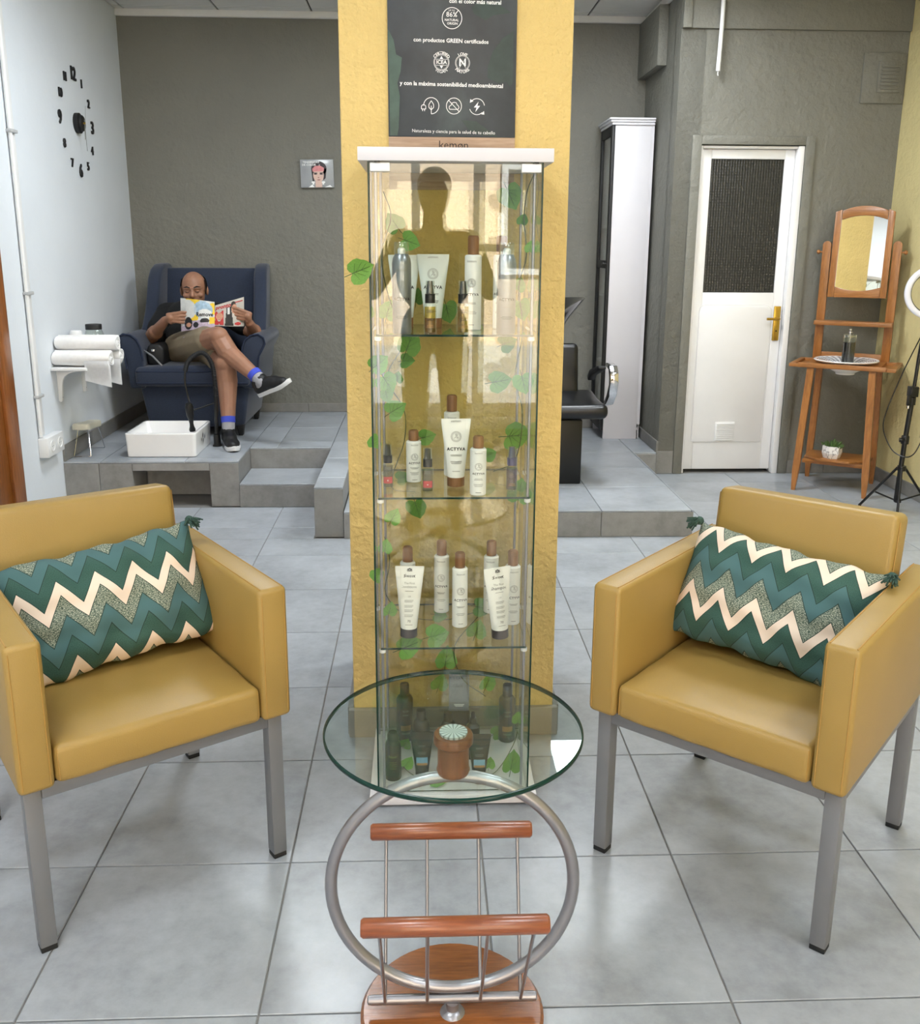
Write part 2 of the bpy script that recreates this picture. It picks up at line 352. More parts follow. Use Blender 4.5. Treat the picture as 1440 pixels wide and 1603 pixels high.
# wall dressing on the door wall
ar = thing('trim_3', 'flat architrave painted wall grey around the white door', 'trim', kind='structure')
for lo, hi in (((1.615, YD-.014, 0), (1.672, YD, 2.062)), ((2.30, YD-.014, 0), (2.356, YD, 2.062)), ((1.672, YD-.014, 2.012), (2.30, YD, 2.062))): box('board', lo, hi, WALL_G, ar, .003)
tr = box('trim_4', (XS+.03, YD-.02, 2.645), (XR, YD, ZC-.014), WALL_G, bev=.003); tag(tr, 'grey boxed-in band above the white door', 'trim', kind='structure')
box('upright', (XS, YD-.035, 2.645), (XS+.05, YD, ZC-.014), WALL_G, tr, .003)
tr = box('trim_5', (XS-.06, 6.13, 2.50), (XS, YB-.001, ZC-.056), WALL_G, bev=.004); tag(tr, 'grey boxed duct panel high on the short wall return', 'trim', kind='structure')
vt = box('wall_vent', (2.602, YD-.012, 2.25), (2.855, YD, 2.53), WALL_G, bev=.004); tag(vt, 'square vent cover painted over grey, high beside the yellow wall', 'vent')
box('grille_frame', (2.69, YD-.02, 2.31), (2.83, YD-.012, 2.48), WALL_G, vt, .003)
for k in range(7): box('slat', (2.705, YD-.026, 2.328+.02*k), (2.815, YD-.02, 2.340+.02*k), WALL_G, vt, .002)
cb = tube('hanging_conduit', spline([(1.735, YD-.04, 2.90), (1.737, YD-.04, 2.70), (1.734, YD-.045, 2.6), (1.728, YD-.05, 2.41)]), .0125, PLASTIC_W, seg=10); tag(cb, 'cut white plastic conduit hanging from the ceiling above the door', 'conduit')
tube('wire', spline([(1.728, YD-.05, 2.415), (1.727, YD-.052, 2.395), (1.73, YD-.05, 2.385)]), .003, PLASTIC_W, cb, 6)
# platforms -----------------------------------------------------------
def plat(name, label, cat='platform'): return thing(name, label, cat, kind='structure')
p1 = plat('raised_platform', 'grey tiled platform carrying the foot basin and navy wing chair'); T = .009
def body(par, lo, hi): box('core', lo, hi, GROUT_W, par)
NX0, NX1 = -1.585, -1.165
body(p1, (XL, 5.095, 0), (NX0-T, YB, PZ1-T)); body(p1, (NX1+T, 5.095, 0), (-1.006-T, YB, PZ1-T)); body(p1, (NX0-T, 5.095, .205+T), (NX1+T, YB, PZ1-T)); body(p1, (NX0-T, 5.36, 0), (NX1+T, YB, .205+T))
body(p1, (-1.006-T, 5.455, 0), (-.388-T, YB, PZ1-T)); body(p1, (-.53+T, 4.512, 0), (-.388-T, 5.455, PZ1-T))
PX = [-.845+TS*k for k in range(-4, 3)]; PY = [6.07-TS*k for k in range(-2, 6)]
for rg in ((XL, -1.006, 5.086, YB), (-1.006, -.53, 5.446, YB), (-.53, -.386, 4.503, YB)): tile_plane(p1, (0, 1, 2), rg, PZ1-T, T, PX if rg[0] != -.53 else [], PY, FLOOR_T, .003)
for rg, xs in (((XL, NX0, 0, PZ1-T), [-1.765]), ((NX1, -1.006, 0, PZ1-T), []), ((NX0, NX1, .205, PZ1-T), [])): tile_plane(p1, (0, 2, 1), rg, 5.086, T, xs, [], RISER_T, .003)
tile_plane(p1, (0, 2, 1), (NX0, NX1, 0, .205), 5.35, T, [], [], RISER_T, .003)
tile_plane(p1, (1, 2, 0), (5.086, 5.35, 0, .205), NX0-T, T, [], [], RISER_T, .003); tile_plane(p1, (1, 2, 0), (5.086, 5.35, 0, .205), NX1, T, [], [], RISER_T, .003)
tile_plane(p1, (1, 2, 0), (5.086, 5.446, 0, PZ1-T), -1.006-T, T, [], [], RISER_T, .003); tile_plane(p1, (0, 2, 1), (-1.006, -.53, .0, PZ1-T), 5.446, T, [], [], RISER_T, .003)
tile_plane(p1, (1, 2, 0), (4.503, 5.446, 0, PZ1-T), -.53, T, [5.0], [], RISER_T, .003); tile_plane(p1, (0, 2, 1), (-.53, -.386, 0, PZ1-T), 4.503, T, [], [], RISER_T, .003); tile_plane(p1, (1, 2, 0), (4.503, YB, PZ3, PZ1-T), -.395, T, [4.95, 5.4, 5.86, 6.3], [], RISER_T, .003)
st = plat('entry_step', 'low grey tiled step set into the front of the platform', 'step')
body(st, (-1.004, 5.075, 0), (-.532, 5.443, PZ2-T)); tile_plane(st, (0, 1, 2), (-1.004, -.532, 5.066, 5.443), PZ2-T, T, [], [], FLOOR_T, .003); tile_plane(st, (0, 2, 1), (-1.004, -.532, 0, PZ2-T), 5.066, T, [], [], RISER_T, .003)
p2 = plat('raised_platform', 'low grey tiled platform under the black salon chair behind the pillar')
body(p2, (-.384, 4.487, 0), (1.36-T, YD, PZ3-T)); body(p2, (-.384, YD, 0), (XS, YB, PZ3-T))
QX = [.9-TS*k for k in range(-2, 4)]; QY = [4.95+TS*k for k in range(0, 5)]
tile_plane(p2, (0, 1, 2), (-.384, 1.366, 4.478, YD), PZ3-T, T, QX, QY, FLOOR_T, .003); tile_plane(p2, (0, 1, 2), (-.384, XS, YD, YB), PZ3-T, T, QX, QY, FLOOR_T, .003)
tile_plane(p2, (0, 2, 1), (-.384, 1.366, 0, PZ3-T), 4.478, T, [.9-.7, .9], [], RISER_T, .003); tile_plane(p2, (1, 2, 0), (4.478, YD, 0, PZ3-T), 1.36-T, T, [5.0, 5.4], [], RISER_T, .003); tile_plane(p2, (0, 2, 1), (1.366, XS, 0, PZ3-T), YD-T, T, [], [], RISER_T, .003)
def skirting(name, label, lst):
    b = thing(name, label, 'skirting', kind='structure')
    for axes, rg, a, js in lst: tile_plane(b, axes, rg, a, .012 if axes[2] == 1 else .012, js, [], SKIRT_T, .003, 'skirting_tile')
skirting('baseboard_back', 'grey tile skirting along the back wall above the platforms', [((0, 2, 1), (XL+.012, -.386, PZ1, PZ1+.065), YB-.012, [-1.65, -1.2, -.8]), ((0, 2, 1), (-.386, XS-.012, PZ3, PZ3+.07), YB-.012, [0., .45, .9, 1.3])])
skirting('baseboard_left', 'dark grey tile skirting along the white wall on the platform', [((1, 2, 0), (5.09, YB, PZ1, PZ1+.09), XL, [5.55, 6.0, 6.45]), ((1, 2, 0), (4.56, 5.084, 0, .03), XL, [])])
skirting('baseboard_side', 'grey tile skirting along the short wall return and corner', [((1, 2, 0), (YD-.0, YB-.012, PZ3, PZ3+.075), XS-.012, [6.25]), ((0, 2, 1), (XS-.012, 1.614, .0, .15), YD-.012, [])])
skirting('baseboard_right', 'grey tile skirting behind the washstand and along the yellow wall', [((0, 2, 1), (2.357, XR, 0, .085), YD-.012, [2.6]), ((1, 2, 0), (-2.2, YD-.012, 0, .085), XR-.012, [YD-.45*k for k in range(1, 18)])])

# ------------------------------------------------------------------ ceiling light panels
lp = None
for i, (x, y) in enumerate([(-.9, 1.0), (1.5, 1.0), (-.62, 4.45), (1.6, 3.6), (1.09, 5.09), (-.95, -1.0), (1.5, -1.0)]):
    lt = thing('ceiling_light', ['square light panel above the left armchair', 'square light panel above the right armchair', 'square light panel over the floor before the platform', 'square light panel before the white door', 'square light panel above the black salon chair', 'square light panel by the window, left', 'square light panel by the window, right'][i], 'ceiling light', (x, y, ZC-.03), 0, 'square ceiling light panels')
    for a, b in (((-.3, -.3), (.3, -.285)), ((-.3, .285), (.3, .3)), ((-.3, -.285), (-.285, .285)), ((.285, -.285), (.3, .285))): box('frame', (a[0], a[1], -.012), (b[0], b[1], .014), PLASTIC_W, lt)
    if lp is None: lp = emit('led_diffuser', (244, 250, 255), 9.0)
    box('diffuser', (-.285, -.285, -.004), (.285, .285, .012), lp, lt)
    al = bpy.data.lights.new('panel_light', 'AREA'); al.size = .56; al.energy = PANEL_W*{2: 1.7, 3: 1.4, 4: 1.25}.get(i, .8); al.color = (.91, .965, 1.)
    ao = bpy.data.objects.new('panel_light', al); COL.objects.link(ao); ao.parent = lt; ao.location = (0, 0, -.013)

# ------------------------------------------------------------------ shop front and street behind the viewer
wdw = tag(thing('window_1', 'wide white framed shop window behind the viewer, seen reflected in the cabinet', 'window', (0, YF-.08, 0)), kind='structure')
for a, b in (((-1.55, .12), (-1.47, 2.62)), ((2.42, .12), (2.5, 2.62)), ((-1.55, 2.54), (2.5, 2.62)), ((-1.55, .12), (2.5, .2)), ((-.06, .2), (.0, 2.54)), ((.37, .2), (.45, 2.54)), ((1.4, .2), (1.46, 2.54)), ((-1.47, 2.0), (2.42, 2.05)), ((.45, 1.38), (2.42, 1.43))):
    box('frame_bar', (a[0], -.03, a[1]), (b[0], .03, b[1]), WHITE_G, wdw, .004)
for a, b in ((-1.47, -.06), (0., .37), (.45, 1.4), (1.46, 2.42)): box('pane', (a, -.004, .2), (b, .004, 2.54), SHOPGLASS, wdw)
street = box('street', (-14, -16, -.16), (14, YF-.2, -.06), mat('pavement', (146, 147, 150), .9, var=.1)); tag(street, 'sunlit pavement of the street outside the shop window', 'street', kind='structure')
FAC = mat('peach_render', (226, 202, 176), .9, var=.05)
fa = box('house_front', (-13, -10.6, -.06), (13, -10, 7.5), FAC); tag(fa, 'peach rendered house front across the street, seen reflected', 'building', kind='structure')
for k in range(6):
    wx = -9+3.4*k
    wv = box('window', (wx, -10.0, 1.0), (wx+1.2, -9.95, 2.6), mat('shutter_white', (235, 235, 235), .6), fa); box('pane', (wx+.1, -9.95, 1.1), (wx+1.1, -9.94, 2.5), mat('far_glass', (70, 76, 80), .2), wv)

# ------------------------------------------------------------------ doors
d1 = tag(thing('door_1', 'white half-glazed door with textured dark pane and brass handle', 'door', (0, YD+.04, 0)), kind='structure')
for lo, hi in (((1.676, -.03, .0), (1.69, .05, 2.008)), ((2.262, -.045, .0), (2.298, .05, 2.008)), ((1.69, -.03, 1.992), (2.262, .05, 2.008))): box('frame', lo, hi, WHITE_G, d1, .003)
lf = new_obj('leaf', None, None, d1)
boxes_leaf = [((1.692, 0, .02), (1.752, .04, 1.99)), ((2.2, 0, .02), (2.26, .04, 1.99)), ((1.752, 0, 1.935), (2.2, .04, 1.99)), ((1.752, 0, .02), (2.2, .04, 1.145))]
for lo, hi in boxes_leaf: box('rail', lo, hi, WHITE_G, lf, .003)
pan = prism('panel_moulding', [(1.735, .2)]+[(2.19, .2), (2.19, 1.03)]+arc(2.15, 1.03, .04, 0, PI/2, 4)+arc(1.775, 1.03, .04, PI/2, PI, 4), -.007, 0, 'xz', WHITE_G, lf, .006)
tv = NT('textured_dark_glass'); vor = tv.new('ShaderNodeTexVoronoi'); vor.inputs['Scale'].default_value = 62.; vor.inputs['Randomness'].default_value = 0.; tv.link(tv.coords(), vor.inputs['Vector'])
bb = tv.bsdf(Base_Color=lin((34, 35, 34)), Roughness=.3); tv.bump(bb, vor.outputs[0], .004)
box('pane', (1.752, .012, 1.145), (2.2, .02, 1.935), tv.m, lf)
gr = new_obj('air_grille', None, None, d1)
box('grille_plate', (1.885, -.012, .205), (2.012, -.006, .33), PLASTIC_W, gr, .002)
for k in range(9): box('slat', (1.893, -.018, .213+.0126*k), (2.004, -.011, .2215+.0126*k), PLASTIC_W, gr, .001)
hp = box('handle_plate', (2.207, -.012, .85), (2.249, 0, 1.063), BRASS, d1, .004)
tube('lever', [(2.228, -.012, .987), (2.228, -.05, .987), (2.22, -.055, .987), (2.15, -.052, .987)], .008, BRASS, hp, 8)
prism('keyhole', arc(2.228, .91, .005, 0, 2*PI, 10)[:-1], -.0135, -.012, 'xz', BLACK, hp)
d2 = tag(thing('door_2', 'brown varnished wooden door in the white wall at the far left edge', 'door', (XL, 0, 0)), kind='structure')
box('frame', (-.01, 4.40, 0), (.028, 4.52, 2.05), W_DOOR, d2, .004); box('frame', (-.01, 3.42, 0), (.028, 3.54, 2.05), W_DOOR, d2, .004); box('frame', (-.01, 3.54, 1.97), (.028, 4.40, 2.05), W_DOOR, d2, .004)
lf2 = box('leaf', (-.01, 3.542, .01), (.012, 4.398, 1.968), W_DOOR, d2, .003)
box('panel', (.012, 3.66, 1.15), (.02, 4.28, 1.85), W_DOOR, lf2, .006); box('panel', (.012, 3.66, .15), (.02, 4.28, .95), W_DOOR, lf2, .006)
hp2 = lathe('handle_rose', [(0, 0), (.026, 0), (.024, .008), (.01, .012), (.01, .03), (0, .03)], BRASS, d2, (.012, 4.34, .985), 16, (0, PI/2, 0)); tube('lever', [(.04, 4.34, .985), (.055, 4.33, .985), (.055, 4.23, .985)], .008, BRASS, d2, 8)

# ------------------------------------------------------------------ flat print helpers
def flat_me(polys, bend=0., d=.0004, name='print'):
    vs, fs = [], []
    for p in polys:
        i = len(vs); fs.append(list(range(i, i+len(p))))
        for x, z in p: vs.append(((bend+d)*math.sin(x/bend), -(bend+d)*math.cos(x/bend), z) if bend else (x, -d, z))
    me = bpy.data.meshes.new(name); me.from_pydata(vs, [], fs); me.update(); return me
def flat(name, polys, m, parent, loc, rot=None, bend=0., d=.0004): return new_obj(name, flat_me(polys, bend, d, name), m, parent, loc, rot)
def ringp(cx, cz, r0, r1, n=28, a0=0., a1=2*PI):
    o = []
    for i in range(n):
        a, b = a0+(a1-a0)*i/n, a0+(a1-a0)*(i+1)/n
        o.append([(cx+r*math.cos(t), cz+r*math.sin(t)) for r, t in ((r0, a), (r1, a), (r1, b), (r0, b))])
    return o
def linep(pts, w):
    o = []
    for (x0, z0), (x1, z1) in zip(pts[:-1], pts[1:]):
        L = math.hypot(x1-x0, z1-z0) or 1; nx, nz = -(z1-z0)/L*w/2, (x1-x0)/L*w/2
        o.append([(x0+nx, z0+nz), (x0-nx, z0-nz), (x1-nx, z1-nz), (x1+nx, z1+nz)])
    return o
def rectp(x0, x1, z0, z1): return [[(x0, z0), (x1, z0), (x1, z1), (x0, z1)]]

# ------------------------------------------------------------------ armchairs
def make_armchair(label, loc, rz):
    t = thing('armchair', label, 'armchair', loc, rz, 'mustard leatherette tub armchairs')
    Wd, D, S = .555, .585, .034
    for x in (0, Wd-S):
        for y in (0, D-S):
            lg = box('leg', (x, y, .012), (x+S, y+S, .378), STEEL, t, .003); box('foot_cap', (x+.001, y+.001, 0), (x+S-.001, y+S-.001, .013), RUBBER, lg, .002)
    for lo, hi in (((S, 0, .346), (Wd-S, S, .378)), ((S, D-S, .346), (Wd-S, D, .378)), ((0, S, .346), (S, D-S, .378)), ((Wd-S, S, .346), (Wd, D-S, .378))): box('rail', lo, hi, STEEL, t, .003)
    for s in (0, 1):
        x0, x1 = ((-.012, .057) if s == 0 else (.498, .567))
        ar = box('armrest', (x0, -.03, .379), (x1, .585, .690), LEATHER, t, .012, 3)
        e0, e1 = x0+.004, x1-.004; zt = .6885
        sl = []
        for xx in (x0+.009, x1-.009): sl.append(([(xx, -.022, .6897), (xx, .575, .6897)], .0014))
        for xx in (x0+.0085, x1-.0085): sl.append(([(xx, -.0297, .39), (xx, -.0297, .676)], .0012))
        tubes('seam', sl, SEAM, ar, 5)
    # seat cushion: crowned box
    bm = bmesh.new(); add_box(bm, (.0585, -.026, .379), (.4965, .45, .462), .016, 3)
    bmesh.ops.subdivide_edges(bm, edges=[e for e in bm.edges if e.calc_length() > .2], cuts=7, use_grid_fill=True)
    for v in bm.verts:
        if v.co.z > .45: v.co.z += .010*max(0, 1-((v.co.x-.2775)/.22)**2)*max(0, 1-((v.co.y-.21)/.24)**2)+.0012*math.sin(v.co.x*60)*math.sin(v.co.y*45)
        if v.co.y < -.01 and v.co.z < .44: v.co.y -= .002*math.sin(v.co.x*70+v.co.z*30)
    se = new_obj('seat', bm_mesh(bm, 'seat', True, 50), LEATHER, t)
    tubes('seam', [([(.066, -.022, .455), (.066, -.0245, .39)], .0012), ([(.489, -.022, .455), (.489, -.0245, .39)], .0012)], SEAM, se, 5)
    bm = bmesh.new(); add_box(bm, (.062, 0, .40), (.493, .095, .835), .016, 3)
    bmesh.ops.subdivide_edges(bm, edges=[e for e in bm.edges if e.calc_length() > .2], cuts=7, use_grid_fill=True)
    for v in bm.verts:
        k = max(0, 1-((v.co.x-.2775)/.215)**2)*max(0, 1-((v.co.z-.62)/.215)**2)
        if v.co.y < .04: v.co.y -= .010*k
        else: v.co.y += .008*k
    bmesh.ops.transform(bm, matrix=Matrix.Translation((0, .392, .40)) @ Matrix.Rotation(-.14, 4, 'X') @ Matrix.Translation((0, 0, -.40)), verts=bm.verts)
    bk = new_obj('backrest', bm_mesh(bm, 'backrest', True, 50), LEATHER, t)
    mr = Matrix.Translation((0, .392, .40)) @ Matrix.Rotation(-.14, 4, 'X') @ Matrix.Translation((0, 0, -.40))
    tubes('seam', [([mr @ Vector((x, y, z)) for z in (.42, .6, .82)], .0012) for x, y in ((.0615, .012), (.4935, .012))], SEAM, bk, 5)
    return t
ACR = make_armchair('mustard leatherette armchair right of the glass table, facing left', (.411, 1.981, 0), math.radians(-41.47))
ACL = make_armchair('mustard leatherette armchair left of the glass table, cut by the frame edge', (-.783, 1.672, 0), math.radians(34.12))
# cushions
def chevron():
    t = NT('chevron_print'); tc = t.new('ShaderNodeTexCoord'); sp = t.new('ShaderNodeSeparateXYZ'); t.link(tc.outputs['UV'], sp.inputs[0]); u, v = sp.outputs[0], sp.outputs[1]
    zz = t.math('PINGPONG', t.math('MULTIPLY_ADD', u, .50, .03), .0445)
    tt = t.math('FRACT', t.math('DIVIDE', t.math('ADD', t.math('MULTIPLY_ADD', v, .31, .064), t.math('MULTIPLY', zz, 1.45)), .176))
    co = t.new('ShaderNodeMapping'); t.link(tc.outputs['UV'], co.inputs[0]); co.inputs[3].default_value = (.5*520, .31*520, 1)
    n1 = t.noise(co.outputs[0], 1.0, 3, .7); cm2 = t.new('ShaderNodeMapping'); t.link(tc.outputs['UV'], cm2.inputs[0]); cm2.inputs[3].default_value = (.5*220, .31*800, 1); n2 = t.noise(cm2.outputs[0], 1.0, 2)
    spk = t.ramp(t.math('MULTIPLY_ADD', n2, .5, t.math('MULTIPLY', n1, .5)), [(.47, lin((46, 70, 60))), (.60, lin((196, 200, 180)))])
    dk = t.ramp(n1, [(.35, lin((40, 72, 64))), (.65, lin((58, 94, 84)))]); cream, teal, line = lin((226, 208, 190)), lin((68, 102, 104)), lin((34, 58, 50))
    ms = lambda a, b: t.math('MULTIPLY', t.math('GREATER_THAN', tt, a), t.math('LESS_THAN', tt, b))
    c = t.mix(ms(.0, .22), dk, cream); c = t.mix(ms(.22, .48), c, spk); c = t.mix(ms(.48, .75), c, teal)
    for e in (.0, .21, .47, .74): c = t.mix(ms(e, e+.018), c, line)
    b = t.bsdf(Base_Color=c, Roughness=.9); t.bump(b, n1, .0004); return t.m
CHEV = chevron(); TASS = mat('tassel_yarn', (52, 78, 68), .9, var=.2, vs=90); CUSH_B = mat('cushion_plain_green', (74, 126, 112), .9)
def make_cushion(label, parentmtx, flip, tass):
    t = thing('throw_cushion', label, 'cushion', (0, 0, 0), 0, 'zigzag cushions on the armchairs'); t.matrix_world = parentmtx
    NU, NV, w, h, th = 30, 20, .475, .30, .080; bm = bmesh.new(); uvl = bm.loops.layers.uv.new('UVMap'); G = {}
    rr = random.Random(3 if flip else 5)
    for side in (-1, 1):
        for i in range(NU+1):
            for j in range(NV+1):
                a, b = 2*i/NU-1, 2*j/NV-1
                k = max(0, (1-abs(a)**2.6))**.62*max(0, (1-abs(b)**2.4))**.62
                edge = i in (0, NU) or j in (0, NV)
                if edge and side == 1: G[side, i, j] = G[-1, i, j]; continue
                pin = 1-.055*(1-b*b)*abs(a)**4; pin2 = 1-.08*(1-a*a)*abs(b)**4
                wr = .010*math.sin(7*a+5*b+2*side)*math.sin(9*b-3*a)+.013*math.sin(17*a+3*b)*(abs(b)**2)+.010*math.sin(15*b-2*a)*abs(a)**3
                G[side, i, j] = bm.verts.new((a*w/2*pin, side*(th*k)+(wr*k if not edge else 0), b*h/2*pin2+(.004*math.sin(11*a+2*b)+.003*math.sin(23*a))*abs(b)**3))
    for side in (-1, 1):
        for i in range(NU):
            for j in range(NV):
                q = [G[side, i, j], G[side, i+1, j], G[side, i+1, j+1], G[side, i, j+1]]
                if side == 1: q = q[::-1]
                f = bm.faces.new(q); f.smooth = True; f.material_index = 0 if side == -1 else 1
                uv = [(i/NU, j/NV), ((i+1)/NU, j/NV), ((i+1)/NU, (j+1)/NV), (i/NU, (j+1)/NV)]
                if side == 1: uv = uv[::-1]
                for l, c in zip(f.loops, uv): l[uvl].uv = (1-c[0], 1-c[1]-.10) if flip else c
    me = bpy.data.meshes.new('cover'); bm.to_mesh(me); bm.free(); me.materials.append(CHEV); me.materials.append(CUSH_B)
    o = new_obj('cover', me, None, t); sm = o.modifiers.new('s', 'SUBSURF'); sm.levels = 1; sm.render_levels = 1
    for sx, sz in tass:
        bm = bmesh.new(); p = Vector((sx*w/2*.965, -.006, sz*h/2*.95)); dr = Vector((sx*.25, -.8, -.25)).normalized()
        bmesh.ops.create_icosphere(bm, subdivisions=2, radius=.011, matrix=Matrix.Translation(p+dr*.008))
        for k in range(34):
            a = rr.uniform(0, 2*PI); sp_ = Vector((rr.gauss(0, .55), rr.gauss(0, .55), rr.gauss(0, .5)))
            d2_ = (dr+sp_*.8).normalized(); L = rr.uniform(.018, .03)
            add_tube(bm, [p+dr*.006, p+dr*.012+d2_*L*.55, p+dr*.012+d2_*L+Vector((0, 0, -.008))], .0022, 4)
        new_obj('tassel', bm_mesh(bm, 'tassel', True), TASS, t)
def in_chair(ch, u, v, z, tilt, yaw=0., roll=0.):
    base = Matrix.Translation(ch.location) @ Matrix.Rotation(ch.rotation_euler.z, 4, 'Z')
    return base @ Matrix.Translation((u, v, z)) @ Matrix.Rotation(yaw, 4, 'Z') @ Matrix.Rotation(tilt, 4, 'X') @ Matrix.Rotation(roll, 4, 'Y')
make_cushion('zigzag cushion leaning in the right armchair, cream stripe along its top', in_chair(ACR, .268, .318, .605, -.50, .04, .10), False, ((-1, 1), (1, 1), (-1, -1)))
make_cushion('zigzag cushion leaning in the left armchair, cream stripe across its middle', in_chair(ACL, .285, .318, .605, -.50, -.04, -.10), True, ((1, 1), (1, -1), (-1, 1)))

# ------------------------------------------------------------------ glass table
tb = thing('side_table', 'round glass side table on a metal ring with wooden magazine rack', 'table', (.054, 1.478, 0))
lathe('base_disc', [(0, 0), (.165, 0), (.172, .006), (.172, .02), (.166, .027), (0, .028)], W_CHERRY_D, tb, (.0, .0, 0), 48)
tube('ring', [(.22*math.cos(a), 0, .293+.221*math.sin(a)) for a in [2*PI*i/72 for i in range(72)]], .0112, ALU, tb, 14, True)
lathe('mounting_boss', [(0, .027), (.024, .027), (.02, .033), (.012, .036), (.012, .05), (0, .05)], ALU, tb, (0, -.012, 0), 20)
tube('rack_bar', [(-.152, -.008, .055), (.152, -.008, .055)], .009, ALU, tb, 12)
for sx in (-1, 1): lathe('bar_end_cap', [(0, 0), (.0085, 0), (.0085, .004), (.006, .006), (0, .006)], ALU, tb, (sx*.152, -.008, .055), 12, (0, sx*PI/2, 0))
FB, BB = Vector((-.002, -.185, .357)), Vector((0, .083, .347))
for nm, c, rd in (('front', FB, .0155), ('back', BB, .0155)):
    br = new_obj('rack_handle', lathe_me([(0, -.152), (rd-.003, -.152), (rd, -.148), (rd, .148), (rd-.003, .152), (0, .152)], 20), None, tb, c, (0, PI/2, 0)); br.data.materials.append(wood('handle_wood_'+nm, (116, 60, 34), (150, 84, 48), 2, .3))
for x in (-.125, -.047, .052, .127):
    tube('rod', [(x, -.014, .056), Vector((x*1.0, 0, 0))+Vector((0, FB.y+.002, FB.z-.008))], .0033, ALU, tb, 8); tube('rod', [(x, -.010, .056), Vector((x*.98, 0, 0))+Vector((0, BB.y-.001, BB.z-.008))], .0033, ALU, tb, 8)
W_POST = wood('post_wood', (98, 56, 34), (126, 76, 48), 2, .35, 5.)
post = lathe('post', [(0, .521), (.027, .521), (.0295, .528), (.0275, .534), (.0275, .574), (.0345, .580), (.0345, .593), (.033, .596), (0, .596)], W_POST, tb, (0, 0, 0), 28)
RO = NT('spun_metal'); rs = RO.new('ShaderNodeSeparateXYZ'); RO.link(RO.coords(), rs.inputs[0]); ra = RO.math('ABSOLUTE', RO.math('SINE', RO.math('MULTIPLY', RO.math('ARCTAN2', rs.outputs[1], rs.outputs[0]), 8.)))
RO.bsdf(Base_Color=RO.ramp(ra, [(.2, lin((120, 132, 130))), (.8, lin((206, 212, 210)))]), Roughness=.4, Metallic=.3)
lathe('metal_disc', [(0, .596), (.0245, .596), (.0245, .6005), (0, .6005)], RO.m, post, (0, 0, 0), 28)
bm = bmesh.new(); N = 96; R = .2245
prof = [(R-.003, .601), (R, .604), (R, .608), (R-.003, .611)]; rings = [[bm.verts.new((r*math.cos(2*PI*i/N), r*math.sin(2*PI*i/N), z)) for i in range(N)] for r, z in prof]
bm.faces.new(rings[0][::-1]); bm.faces.new(rings[-1])
for k in range(3):
    for i in range(N):
        f = bm.faces.new((rings[k][i], rings[k][(i+1) % N], rings[k+1][(i+1) % N], rings[k+1][i])); f.material_index = 1; f.smooth = True
me = bpy.data.meshes.new('glass_top'); bm.to_mesh(me); bm.free(); me.materials.append(GLASS_T); me.materials.append(GLASS_EDGE); new_obj('glass_top', me, None, tb)

# ------------------------------------------------------------------ display cabinet
CX, CF, CB_ = .080, 2.168, 2.526
cab = thing('display_cabinet', 'tall narrow glass display cabinet with white top and base before the pillar', 'cabinet', (CX, CF, 0))
D = CB_-CF; HW = .2165; GW = .196
box('top_plate', (-HW, 0, 1.600), (HW, D, 1.629), LAM_W, cab, .0015); box('base_plate', (-HW, 0, .008), (HW, D, .034), LAM_W, cab, .0015)
for x in (-.19, .19):
    for y in (.03, D-.03): lathe('foot', [(0, 0), (.016, 0), (.016, .008), (0, .008)], BLACKM, cab, (x, y, 0), 12)
def glass_panel(name, lo, hi, thin):
    bm = bmesh.new(); add_box(bm, lo, hi)
    for f in bm.faces: f.normal_update()
    me = bpy.data.meshes.new(name)
    for f in bm.faces: f.material_index = 0 if abs(f.normal[thin]) > .9 else 1
    bm.to_mesh(me); bm.free(); me.materials.append(GLASS); me.materials.append(GLASS_EDGE); return new_obj(name, me, None, cab)
glass_panel('glass_door', (-GW+.005, .014, .038), (GW-.005, .018, 1.596), 1); bp_ = glass_panel('back_pane', (-GW+.005, D-.02, .034), (GW-.005, D-.016, 1.6), 1); bp_.data.materials[0] = glass('pillar_dimming_glass', (.92, .925, .87))  # back glass is clear; dark tint added to imitate the dimmer pillar behind
glass_panel('side_pane', (-GW, .014, .034), (-GW+.004, D-.014, 1.6), 0); glass_panel('side_pane', (GW-.004, .014, .034), (GW, D-.014, 1.6), 0)
SZ = (1.2185, .8265, .4345)
for z in SZ: glass_panel('shelf', (-GW+.012, .03, z-.005), (GW-.012, D-.03, z), 2)
for x in (-GW+.017, GW-.017):
    for y in (.036, D-.036):
        rd = tube('shelf_rod', [(x, y, .034), (x, y, 1.6)], .0035, ALU, cab, 8)
        for z in SZ: lathe('shelf_clip', [(.0036, z-.016), (.008, z-.014), (.008, z-.006), (.0036, z-.0055)], PLASTIC_W, rd, (x, y, 0), 10)
for x0, x1 in ((-GW+.006, -GW+.05), (GW-.05, GW-.006)):
    hg = box('hinge', (x0, .006, 1.578), (x1, .024, 1.597), PLASTIC_W, cab, .002); xm = (x0+x1)/2-.012 if x0 < 0 else (x0+x1)/2+.004; box('hinge_pin', (xm, .004, 1.5965), (xm+.012, .02, 1.6), BLACK, hg)

